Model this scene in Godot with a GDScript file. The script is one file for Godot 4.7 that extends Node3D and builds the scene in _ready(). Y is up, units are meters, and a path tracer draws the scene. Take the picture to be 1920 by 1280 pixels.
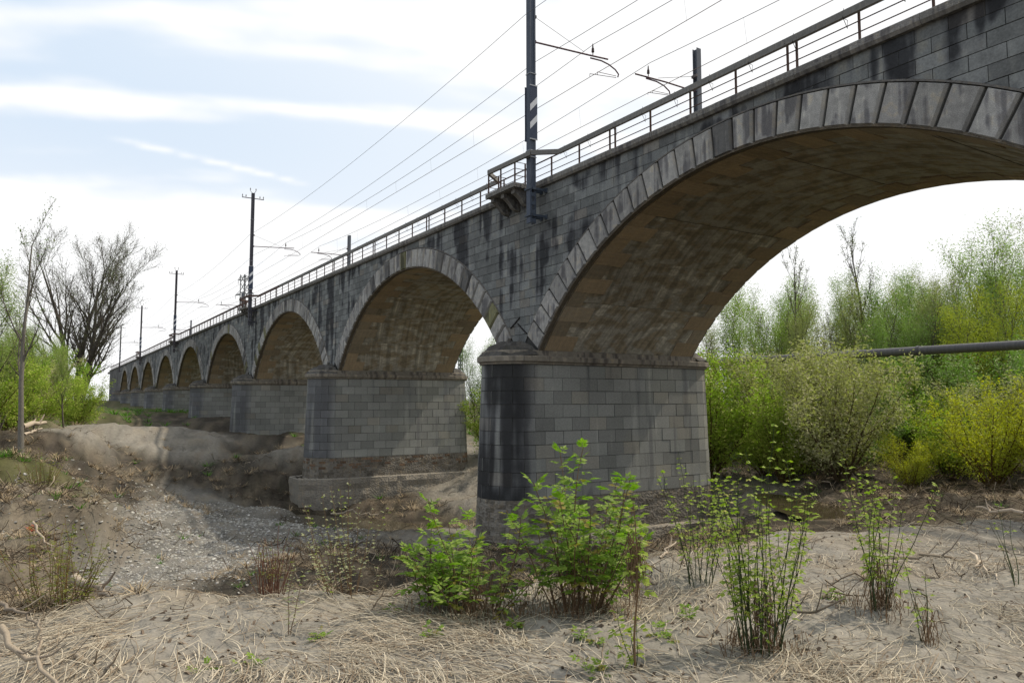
extends Node3D

# ---------------------------------------------------------------- mesh builder
class MB:
	var v := PackedVector3Array()
	var n := PackedVector3Array()
	var c := PackedColorArray()
	var uv := PackedVector2Array()
	var ix := PackedInt32Array()
	var col := Color(1, 1, 1)
	func vert(p: Vector3, nn: Vector3, t := Vector2.ZERO, cc = null) -> int:
		v.append(p); n.append(nn); uv.append(t); c.append(col if cc == null else cc)
		return v.size() - 1
	func tri(a: Vector3, b: Vector3, d: Vector3, ta := Vector2.ZERO, tb := Vector2.ZERO, td := Vector2.ZERO) -> void:
		var nn := (b - a).cross(d - a).normalized()
		var i := vert(a, nn, ta); vert(b, nn, tb); vert(d, nn, td)
		ix.append_array(PackedInt32Array([i, i + 2, i + 1]))
	func quad(a: Vector3, b: Vector3, d: Vector3, e: Vector3, ta := Vector2.ZERO, tb := Vector2.ZERO, td := Vector2.ZERO, te := Vector2.ZERO) -> void:
		var nn := (d - a).cross(e - b).normalized()
		var i := vert(a, nn, ta); vert(b, nn, tb); vert(d, nn, td); vert(e, nn, te)
		ix.append_array(PackedInt32Array([i, i + 2, i + 1, i, i + 3, i + 2]))
	func box(ct: Vector3, sz: Vector3, bs := Basis()) -> void:
		var x := bs.x * sz.x * 0.5
		var y := bs.y * sz.y * 0.5
		var z := bs.z * sz.z * 0.5
		quad(ct - x - y + z, ct + x - y + z, ct + x + y + z, ct - x + y + z)
		quad(ct + x - y - z, ct - x - y - z, ct - x + y - z, ct + x + y - z)
		quad(ct + x - y + z, ct + x - y - z, ct + x + y - z, ct + x + y + z)
		quad(ct - x - y - z, ct - x - y + z, ct - x + y + z, ct - x + y - z)
		quad(ct - x + y + z, ct + x + y + z, ct + x + y - z, ct - x + y - z)
		quad(ct - x - y - z, ct + x - y - z, ct + x - y + z, ct - x - y + z)
	func tube(p0: Vector3, p1: Vector3, r0: float, r1: float, sides := 6, caps := false) -> void:
		var d := (p1 - p0).normalized()
		var a := d.cross(Vector3.UP if absf(d.y) < 0.9 else Vector3.RIGHT).normalized()
		var b := d.cross(a).normalized()
		var i0 := v.size()
		for k in sides:
			var t := TAU * k / sides
			var q := a * cos(t) + b * sin(t)
			vert(p0 + q * r0, q, Vector2(float(k) / sides, 0)); vert(p1 + q * r1, q, Vector2(float(k) / sides, 1))
		for k in sides:
			var j := (k + 1) % sides
			var A := i0 + 2 * k
			var B := i0 + 2 * j
			ix.append_array(PackedInt32Array([A, A + 1, B, B, A + 1, B + 1]))
		if caps:
			for e in 2:
				var p := p0 if e == 0 else p1
				var r := r0 if e == 0 else r1
				for k in range(1, sides - 1):
					var t0 := 0.0
					var t1 := TAU * k / sides
					var t2 := TAU * (k + 1) / sides
					var q0 := p + (a * cos(t0) + b * sin(t0)) * r
					var q1 := p + (a * cos(t1) + b * sin(t1)) * r
					var q2 := p + (a * cos(t2) + b * sin(t2)) * r
					if e == 0: tri(q0, q2, q1)
					else: tri(q0, q1, q2)
	func path(pts: Array, r0: float, r1: float, sides := 6) -> void:
		# a smooth swept tube through the points
		var m := pts.size()
		var i0 := v.size()
		var a := Vector3.ZERO
		for i in m:
			var d: Vector3 = ((pts[mini(i + 1, m - 1)] as Vector3) - (pts[maxi(i - 1, 0)] as Vector3)).normalized()
			if i == 0: a = d.cross(Vector3.UP if absf(d.y) < 0.9 else Vector3.RIGHT).normalized()
			else: a = (a - d * a.dot(d)).normalized()
			var b := d.cross(a)
			var r := lerpf(r0, r1, float(i) / (m - 1))
			for k in sides:
				var t := TAU * k / sides
				var q := a * cos(t) + b * sin(t)
				vert((pts[i] as Vector3) + q * r, q, Vector2(float(k) / sides, i))
		for i in m - 1:
			for k in sides:
				var A := i0 + i * sides + k
				var B := i0 + i * sides + (k + 1) % sides
				ix.append_array(PackedInt32Array([A, A + sides, B, B, A + sides, B + sides]))
	func leaflet(p: Vector3, d: Vector3, up: Vector3, ln: float, wd: float) -> void:
		var s := d.cross(up).normalized() * wd * 0.5
		var u := s.cross(d).normalized()
		var m := p + d * ln * 0.45 - u * ln * 0.06
		var tip := p + d * ln - u * ln * 0.14
		var l := p + d * ln * 0.42 + s + u * ln * 0.03
		var r := p + d * ln * 0.42 - s + u * ln * 0.03
		tri(p, m, l); tri(m, tip, l); tri(p, r, m); tri(m, r, tip)
	func chip(p: Vector3, a: Vector3, b: Vector3) -> void:
		# one small leaf: a rhombus
		var nn := a.cross(b).normalized()
		var i := vert(p - a, nn); vert(p + b, nn); vert(p + a, nn); vert(p - b, nn)
		ix.append_array(PackedInt32Array([i, i + 1, i + 2, i, i + 2, i + 3]))
	func mesh(m: Material = null) -> ArrayMesh:
		var arr := []
		arr.resize(Mesh.ARRAY_MAX)
		arr[Mesh.ARRAY_VERTEX] = v; arr[Mesh.ARRAY_NORMAL] = n; arr[Mesh.ARRAY_COLOR] = c
		arr[Mesh.ARRAY_TEX_UV] = uv; arr[Mesh.ARRAY_INDEX] = ix
		var am := ArrayMesh.new()
		am.add_surface_from_arrays(Mesh.PRIMITIVE_TRIANGLES, arr)
		if m: am.surface_set_material(0, m)
		return am

var rng := RandomNumberGenerator.new()
var M := {}
var used := {}
const L := 26.0
const YS := 8.0
const HA := 11.47
const RISE := 5.74
const YT := 15.19
const NV := 33
const ZB := -9.38
var RA := (HA * HA + RISE * RISE) / (2.0 * RISE)
var CY := YS + RISE - RA
var TH := asin(HA / RA)
const EYE := Vector3(28.39, 5.83, 18.29)

# ---------------------------------------------------------------- naming
func numbered(parent: Node, called: String) -> String:
	var key := str(parent.get_instance_id()) + called
	var k: int = used.get(key, 0)
	used[key] = k + 1
	return called if k == 0 else "%s_%03d" % [called, k]

func put(parent: Node, called: String, mesh: Mesh, mat: Material = null, stuff := false) -> MeshInstance3D:
	var o := MeshInstance3D.new()
	o.name = numbered(parent, called)
	o.mesh = mesh
	if mat: o.material_override = mat
	parent.add_child(o, true)
	if stuff: o.set_meta("kind", "stuff")
	return o

func many(parent: Node, called: String, mesh: Mesh, xf: Array, cols: Array = [], mat: Material = null) -> MultiMeshInstance3D:
	var mm := MultiMesh.new()
	mm.transform_format = MultiMesh.TRANSFORM_3D
	mm.use_colors = cols.size() > 0
	mm.mesh = mesh
	mm.instance_count = xf.size()
	for i in xf.size():
		mm.set_instance_transform(i, xf[i])
		if cols.size() > 0: mm.set_instance_color(i, cols[i])
	var o := MultiMeshInstance3D.new()
	o.name = numbered(parent, called)
	o.multimesh = mm
	if mat: o.material_override = mat
	o.set_meta("kind", "stuff")
	parent.add_child(o, true)
	return o

func thing(called: String, label: String, category: String, at := Vector3.ZERO, turn := 0.0, group := "") -> Node3D:
	var o := Node3D.new()
	o.name = numbered(self, called)
	add_child(o, true)
	o.position = at
	o.rotation.y = turn
	tag(o, label, category, group)
	return o

func tag(o: Node, label: String, category: String, group := "") -> void:
	o.set_meta("label", label)
	o.set_meta("category", category)
	if group: o.set_meta("group", group)

func copy(src: Node3D, label: String, at: Vector3, turn := 0.0, sc := 1.0, called := "") -> Node3D:
	var o: Node3D = src.duplicate()
	o.name = numbered(self, called if called else String(src.name).rstrip("0123456789").trim_suffix("_"))
	add_child(o, true)
	o.position = at
	o.rotation.y = turn
	o.scale = Vector3.ONE * sc
	if label: o.set_meta("label", label)
	return o

# ---------------------------------------------------------------- materials
func noise(sd: int, freq: float, oct := 4, kind := FastNoiseLite.TYPE_SIMPLEX_SMOOTH) -> FastNoiseLite:
	var f := FastNoiseLite.new()
	f.seed = sd; f.frequency = freq; f.noise_type = kind
	f.fractal_octaves = oct; f.fractal_type = FastNoiseLite.FRACTAL_FBM
	return f

func bytes(sd: int, freq: float, w: int, h: int, gw := 0, gh := 0, oct := 4) -> PackedByteArray:
	# seamless noise of gw x gh, stretched to w x h
	var im: Image = noise(sd, freq, oct).get_seamless_image(gw if gw else w, gh if gh else h)
	im.convert(Image.FORMAT_L8)
	if gw: im.resize(w, h, Image.INTERPOLATE_CUBIC)
	return im.get_data()

func ss(a: float, b: float, x: float) -> float:
	return smoothstep(a, b, x)

func to_tex(w: int, h: int, data: PackedByteArray) -> ImageTexture:
	return ImageTexture.create_from_image(Image.create_from_data(w, h, false, Image.FORMAT_RGB8, data))

func enc(x: float) -> int:
	return int(clampf(pow(clampf(x, 0.0, 1.0), 1.0 / 2.2), 0.0, 1.0) * 255.0)

var lib := {}

func make_lib() -> void:
	lib.runs = bytes(11, 0.02, 1024, 512, 1024, 24, 4)
	lib.runs2 = bytes(12, 0.04, 1024, 512, 1024, 40, 3)
	lib.big = bytes(13, 0.006, 1024, 512, 0, 0, 4)
	lib.mid = bytes(14, 0.03, 1024, 512, 0, 0, 3)
	lib.fine = bytes(15, 0.2, 1024, 512, 0, 0, 2)

func stone_tex(sd: int, w: int, h: int, dark: float, lime: float, tan_: float) -> ImageTexture:
	# weathered stone: dark algae runs, pale lime runs, tan patches, grain
	var runs: PackedByteArray = lib.runs
	var runs2: PackedByteArray = lib.runs2
	var big: PackedByteArray = lib.big
	var mid: PackedByteArray = lib.mid
	var fine: PackedByteArray = lib.fine
	var out := PackedByteArray()
	out.resize(w * h * 3)
	var ox := (sd * 211) % 1024
	var oy := (sd * 97) % 512
	var fx := 1024 / w
	var fy := 512 / h
	var i := 0
	for y in h:
		var row := ((y * fy + oy) % 512) * 1024
		var row2 := ((y * fy + oy * 3) % 512) * 1024
		for x in w:
			var p := row + (x * fx + ox) % 1024
			var p2 := row2 + (x * fx + ox * 5) % 1024
			var b := big[p2] / 255.0
			var m := mid[p] / 255.0
			var dk := dark * ss(0.44, 0.66, runs[p] / 255.0 * 0.5 + b * 0.38 + m * 0.12) * ss(0.3, 0.5, b)
			var k := (0.66 + 0.22 * (m - 0.5) + 0.22 * (fine[p] / 255.0 - 0.5) + 0.3 * (b - 0.5)) * (1.0 - 0.8 * dk)
			var lm := lime * ss(0.58, 0.74, runs2[p2] / 255.0 * 0.7 + m * 0.3) * (1.0 - dk)
			var tn := tan_ * ss(0.52, 0.7, b * 0.5 + m * 0.5) * (1.0 - dk)
			out[i] = enc(k * (1.0 + 0.1 * tn) + lm * 0.3)
			out[i + 1] = enc(k * (1.0 - 0.03 * tn) + lm * 0.29)
			out[i + 2] = enc(k * (1.02 - 0.26 * tn + 0.1 * dk) + lm * 0.26)
			i += 3
	return to_tex(w, h, out)

func grain_tex(sd: int, w: int, lo: float, hi: float, freq: float) -> NoiseTexture2D:
	var t := NoiseTexture2D.new()
	t.width = w; t.height = w; t.seamless = true; t.normalize = true
	t.noise = noise(sd, freq, 6)
	(t.noise as FastNoiseLite).fractal_gain = 0.65
	var g := Gradient.new()
	g.offsets = PackedFloat32Array([0.12, 0.88])
	g.colors = PackedColorArray([Color(lo, lo * 0.99, lo * 0.97).linear_to_srgb(), Color(hi, hi * 0.99, hi * 0.97).linear_to_srgb()])
	t.color_ramp = g
	return t

func normal_tex(sd: int, w: int, freq: float, strength: float) -> NoiseTexture2D:
	var t := NoiseTexture2D.new()
	t.width = w; t.height = w; t.seamless = true; t.as_normal_map = true; t.bump_strength = strength
	t.noise = noise(sd, freq, 5)
	return t

func mat(called: String, col: Color, rough := 0.9, vc := true) -> StandardMaterial3D:
	var m := StandardMaterial3D.new()
	m.resource_name = called
	m.albedo_color = col.linear_to_srgb()
	m.roughness = rough
	m.metallic_specular = 0.3
	m.vertex_color_use_as_albedo = vc
	M[called] = m
	return m

func tri_tex(m: StandardMaterial3D, tex: Texture2D, sc: Vector3, nrm: Texture2D = null, ns := 1.0) -> void:
	m.albedo_texture = tex
	m.uv1_triplanar = true
	m.uv1_world_triplanar = true
	m.uv1_scale = sc
	if nrm:
		m.normal_enabled = true; m.normal_texture = nrm; m.normal_scale = ns

func detail(m: StandardMaterial3D, tex: Texture2D, sc: Vector3) -> void:
	m.detail_enabled = true
	m.detail_albedo = tex
	m.detail_blend_mode = BaseMaterial3D.BLEND_MODE_MUL
	m.detail_uv_layer = BaseMaterial3D.DETAIL_UV_2
	m.uv2_triplanar = true
	m.uv2_world_triplanar = true
	m.uv2_scale = sc

func leafmat(called: String, tint: Color, back: Color) -> void:
	var m := mat(called, tint, 0.55)
	m.backlight_enabled = true
	m.backlight = back
	m.metallic_specular = 0.35

func make_materials() -> void:
	make_lib()
	var fine := grain_tex(71, 512, 0.72, 1.0, 0.05)
	var nrm := normal_tex(33, 512, 0.06, 5.0)
	var m := mat("spandrel_stone", Color(1, 1, 1), 0.92)
	tri_tex(m, stone_tex(11, 1024, 512, 1.0, 0.5, 0.4), Vector3(1 / 21.0, 1 / 10.0, 1 / 21.0))
	m.normal_enabled = false
	detail(m, fine, Vector3.ONE * 0.55)
	m = mat("ring_stone", Color(1, 1, 1), 0.92)
	tri_tex(m, stone_tex(21, 1024, 512, 0.75, 0.5, 0.5), Vector3(1 / 9.0, 1 / 4.5, 1 / 9.0))
	detail(m, grain_tex(72, 512, 0.5, 1.0, 0.09), Vector3.ONE * 0.8)
	m = mat("coping_stone", Color(1, 1, 1), 0.95)
	tri_tex(m, stone_tex(27, 512, 256, 0.6, 0.8, 0.5), Vector3(1 / 5.0, 1 / 2.0, 1 / 5.0), nrm, 0.9)
	m = mat("mortar", Color(0.055, 0.055, 0.052), 0.95, false)
	m = mat("concrete", Color(1, 1, 1), 0.95)
	tri_tex(m, stone_tex(41, 512, 512, 0.2, 0.15, 0.6), Vector3(1 / 6.0, 1 / 5.0, 1 / 6.0), nrm, 1.0)
	detail(m, fine, Vector3.ONE * 0.8)
	# piers: around the outline (u) and up (v), with black runs on the upstream nose
	m = mat("pier_stone", Color(1, 1, 1), 0.9)
	m.albedo_texture = pier_tex(0.85, 1024, 512)
	detail(m, fine, Vector3.ONE * 0.5)
	m = mat("pier_stone_pale", Color(1, 1, 1), 0.9)
	m.albedo_texture = pier_tex(0.5, 512, 256)
	detail(m, fine, Vector3.ONE * 0.5)
	m = mat("vault_plaster", Color(1, 1, 1), 0.92)
	m.albedo_texture = vault_tex(0.22, 1)
	detail(m, fine, Vector3.ONE * 0.5)
	m = mat("vault_limed", Color(1, 1, 1), 0.92)
	m.albedo_texture = vault_tex(1.0, 4)
	detail(m, fine, Vector3.ONE * 0.5)
	m = mat("quoin_stone", Color(1, 1, 1), 0.9)
	tri_tex(m, stone_tex(51, 512, 512, 0.25, 0.35, 0.5), Vector3(1 / 4.0, 1 / 4.0, 1 / 4.0))
	detail(m, fine, Vector3.ONE * 0.7)
	m = mat("ground", Color(1, 1, 1), 0.95)
	m.metallic_specular = 0.2
	tri_tex(m, grain_tex(61, 1024, 0.62, 1.0, 0.012), Vector3.ONE * 0.21, normal_tex(62, 1024, 0.03, 9.0), 0.9)
	detail(m, grain_tex(65, 512, 0.7, 1.0, 0.06), Vector3.ONE * 1.3)
	m = mat("pebble", Color(1, 1, 1), 0.85)
	m = mat("straw", Color(1, 1, 1), 0.75)
	m = mat("twig", Color(1, 1, 1), 0.9)
	m = mat("bark", Color(1, 1, 1), 0.95)
	tri_tex(m, grain_tex(81, 512, 0.5, 1.0, 0.03), Vector3(1.2, 0.35, 1.2))
	m = mat("driftwood", Color(1, 1, 1), 0.9)
	tri_tex(m, grain_tex(83, 512, 0.55, 1.0, 0.04), Vector3(4, 4, 4))
	m = mat("mast_steel", Color(1, 1, 1), 0.6)
	tri_tex(m, stone_tex(91, 256, 256, 0.3, 0.2, 0.2), Vector3(0.7, 0.3, 0.7))
	m = mat("rust_steel", Color(1, 1, 1), 0.85)
	tri_tex(m, stone_tex(95, 256, 256, 0.4, 0.1, 1.0), Vector3(1.1, 1.1, 1.1))
	m = mat("duct", Color(1, 1, 1), 0.75)
	tri_tex(m, stone_tex(97, 256, 256, 0.2, 0.2, 0.6), Vector3(0.4, 0.4, 0.4))
	m = mat("plain", Color(1, 1, 1), 0.6)
	m = mat("water", Color(0.06, 0.05, 0.03), 0.06, false)
	m.metallic_specular = 0.6
	leafmat("elder_leaf", Color(1, 1, 1), Color(0.75, 0.95, 0.3))
	leafmat("maple_leaf", Color(1, 1, 1), Color(0.8, 0.95, 0.3))
	leafmat("tree_leaf", Color(1, 1, 1), Color(0.75, 0.95, 0.45))
	m = mat("tree_leaf_yellow", Color(1.0, 1.08, 0.6), 0.6)
	m.backlight_enabled = true; m.backlight = Color(0.95, 0.95, 0.3)
	m = mat("tree_leaf_grey", Color(1.1, 1.0, 1.35), 0.6)
	m.backlight_enabled = true; m.backlight = Color(0.8, 0.9, 0.5)
	m = mat("tree_leaf_deep", Color(0.7, 0.85, 0.7), 0.6)
	m.backlight_enabled = true; m.backlight = Color(0.6, 0.8, 0.3)

func pier_tex(soot: float, w: int, h: int) -> ImageTexture:
	var runs: PackedByteArray = lib.runs
	var runs2: PackedByteArray = lib.runs2
	var mid: PackedByteArray = lib.big
	var fine: PackedByteArray = lib.fine
	var out := PackedByteArray()
	out.resize(w * h * 3)
	for y in h:
		for x in w:
			var i := y * w + x
			var q := (y * 512 / h) * 1024 + x * 1024 / w
			var u := float(x) / w
			var vv := float(y) / h     # 0 at the cornice
			var r := runs[q] / 255.0
			var mm := mid[q] / 255.0
			var k := 0.68 + 0.2 * (mm - 0.5) + 0.14 * (fine[q] / 255.0 - 0.5)
			# flood-dark noses: centred on the two rounded ends
			var near := 1.0 - ss(0.055, 0.105, absf(u - 0.415))
			var dk := near * (0.45 * ss(0.1, 0.4, r) + 0.55 * ss(0.32, 0.56, r * 0.6 + mm * 0.4 + 0.06 * vv))
			dk = maxf(dk, 0.35 * ss(0.62, 0.8, r))
			k *= 1.0 - soot * dk
			k += 0.13 * ss(0.45, 0.6, vv + 0.1 * (mm - 0.5)) * (1.0 - dk)
			var lm := 0.8 * ss(0.66, 0.78, runs2[q] / 255.0 * 0.8 + mm * 0.2) * (1.0 - ss(0.0, 0.75, vv)) * (1.0 - dk)
			var tn := ss(0.5, 0.75, mm) * 0.5
			out[i * 3] = enc(k * (1.0 + 0.03 * tn) + 0.3 * lm)
			out[i * 3 + 1] = enc(k + 0.3 * lm)
			out[i * 3 + 2] = enc(k * (1.0 - 0.08 * tn + 0.12 * dk) + 0.27 * lm)
	return to_tex(w, h, out)

func vault_tex(lime: float, sd: int) -> ImageTexture:
	# one strip of soffit: u across the bridge, v down from the joint above; dark olive plaster with slanting lime runs
	var w := 1024
	var h := 256
	var runs2: PackedByteArray = lib.runs2
	var lib_runs: PackedByteArray = lib.runs
	var big: PackedByteArray = lib.big
	var mid: PackedByteArray = lib.mid
	var fine: PackedByteArray = lib.fine
	var out := PackedByteArray()
	out.resize(w * h * 3)
	var i := 0
	for y in h:
		var vv := float(y) / h
		for x in w:
			var p := ((y * 2 + sd * 61) % 512) * 1024 + (x + sd * 173) % 1024
			var sh := x + y / 4
			var p2 := ((y / 2 + sd * 40) % 512) * 1024 + (sh + sd * 97) % 1024
			var p3 := ((y / 2 + sd * 140) % 512) * 1024 + (sh * 2 + 400 + sd * 311) % 1024
			var m := mid[p] / 255.0
			var f := fine[p] / 255.0
			var b := big[p] / 255.0
			var k := 0.36 + 0.12 * (m - 0.5) + 0.09 * (f - 0.5) + 0.2 * (b - 0.5)
			var r1 := lib_runs[p2] / 255.0
			var r2 := runs2[p3] / 255.0
			var start := 1.0 - ss(0.35, 1.1, vv + 0.5 * (0.5 - m))
			var broad := ss(0.5, 0.66, r1 * 0.8 + m * 0.2) * ss(0.46, 0.62, b) * start
			var thin := ss(0.62, 0.72, r2 * 0.85 + f * 0.15) * start
			var lm := lime * (0.75 * broad + 0.45 * thin * ss(0.4, 0.6, b))
			k *= 1.0 - 0.3 * ss(0.5, 0.68, 1.0 - r1 * 0.6 - b * 0.4) * (1.0 - broad)
			var tn := ss(0.5, 0.62, 1.0 - b)
			k += 0.06 * (1.0 - ss(0.0, 0.025, vv)) * m
			out[i] = enc(k * (1.04 + 0.14 * tn) + lm * 0.3)
			out[i + 1] = enc(k * (1.0 + 0.03 * tn) + lm * 0.275)
			out[i + 2] = enc(k * (0.87 - 0.1 * tn) + lm * 0.23)
			i += 3
	return to_tex(w, h, out)

# ---------------------------------------------------------------- sky
const TRAIL_P := Vector2(-1.8290, -0.0859)
const TRAIL_D := Vector2(-0.0946, -0.9955)
const TRAIL_L := 0.4921

func make_sky() -> PanoramaSkyMaterial:
	var w := 1600
	var h := 800
	var n1 := noise(5, 0.5, 5)
	var n2 := noise(6, 1.3, 4)
	var n3 := noise(7, 0.32, 3)
	var data := PackedFloat32Array()
	data.resize(w * h * 3)
	var blue := Color(0.70, 0.82, 0.965)
	var hz := Color(0.93, 0.96, 1.0)
	var sun_dir := Vector3(0.082, 0.809, -0.582)
	var low := Color(0.3, 0.28, 0.24)
	for y in h:
		var el := (0.5 - (y + 0.5) / h) * PI
		for x in w:
			var i := (y * w + x) * 3
			if el < 0.0:
				data[i] = low.r; data[i + 1] = low.g; data[i + 2] = low.b
				continue
			var az := ((x + 0.5) / w - 0.5) * TAU
			var d := Vector3(-sin(az) * cos(el), sin(el), cos(az) * cos(el))
			# the cloud sheet lies level overhead; its streaks run across the view
			var q := Vector2(d.x, d.z) / (d.y + 0.22)
			var b := q.dot(Vector2(-0.846, -0.533))
			var a := q.dot(Vector2(0.533, -0.846))
			b -= 0.2 * a
			var wob := n3.get_noise_2d(a * 0.8, b)
			var c := n1.get_noise_2d(a * 0.8 + wob * 0.4, b * 3.6 + wob * 0.35) * 0.5 + n1.get_noise_2d(a * 4.0 + 9.0, b * 8.0) * 0.4 + n2.get_noise_2d(a * 1.1, b * 8.0 + wob * 0.7) * 0.22 + wob * 0.35
			var bw := b + wob * 0.09 + n1.get_noise_2d(a * 1.5, 4.0) * 0.03
			c += (0.38 + 0.5 * n1.get_noise_2d(a * 2.2, b * 5.0 + 20.0)) * exp(-pow((bw - 1.6) / 0.055, 2.0)) + 0.3 * exp(-pow((bw - 1.32) / 0.08, 2.0)) - 0.15 * exp(-pow((bw - 1.49) / 0.05, 2.0)) - 0.3 * exp(-pow((bw - 1.8) / 0.11, 2.0)) + 0.4 * ss(1.9, 2.3, bw)
			# an old vapour trail
			var tr := q - TRAIL_P
			var tl := tr.dot(TRAIL_D)
			var tw := absf(tr.x * TRAIL_D.y - tr.y * TRAIL_D.x) + 0.006 * n2.get_noise_2d(tl * 20.0, 3.0)
			c += 0.5 * exp(-pow(tw / 0.010, 2.0)) * ss(-0.02, 0.08, tl) * (1.0 - ss(TRAIL_L - 0.1, TRAIL_L + 0.02, tl))
			var cov := ss(-0.2, 0.42, c)
			var glow := ss(0.15, 0.8, d.dot(sun_dir))
			cov = clampf(cov + glow * 0.8, 0.0, 1.0)
			var hzk := 1.0 - ss(0.0, 0.36, el)
			cov = clampf(cov + hzk * 0.75, 0.0, 1.0)
			var s := blue.lerp(hz, hzk * 0.6)
			s = s.lerp(Color(1.06, 1.065, 1.07), cov)
			data[i] = s.r; data[i + 1] = s.g; data[i + 2] = s.b
	var im := Image.create_from_data(w, h, false, Image.FORMAT_RGBF, data.to_byte_array())
	var p := PanoramaSkyMaterial.new()
	p.panorama = ImageTexture.create_from_image(im)
	return p

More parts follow.
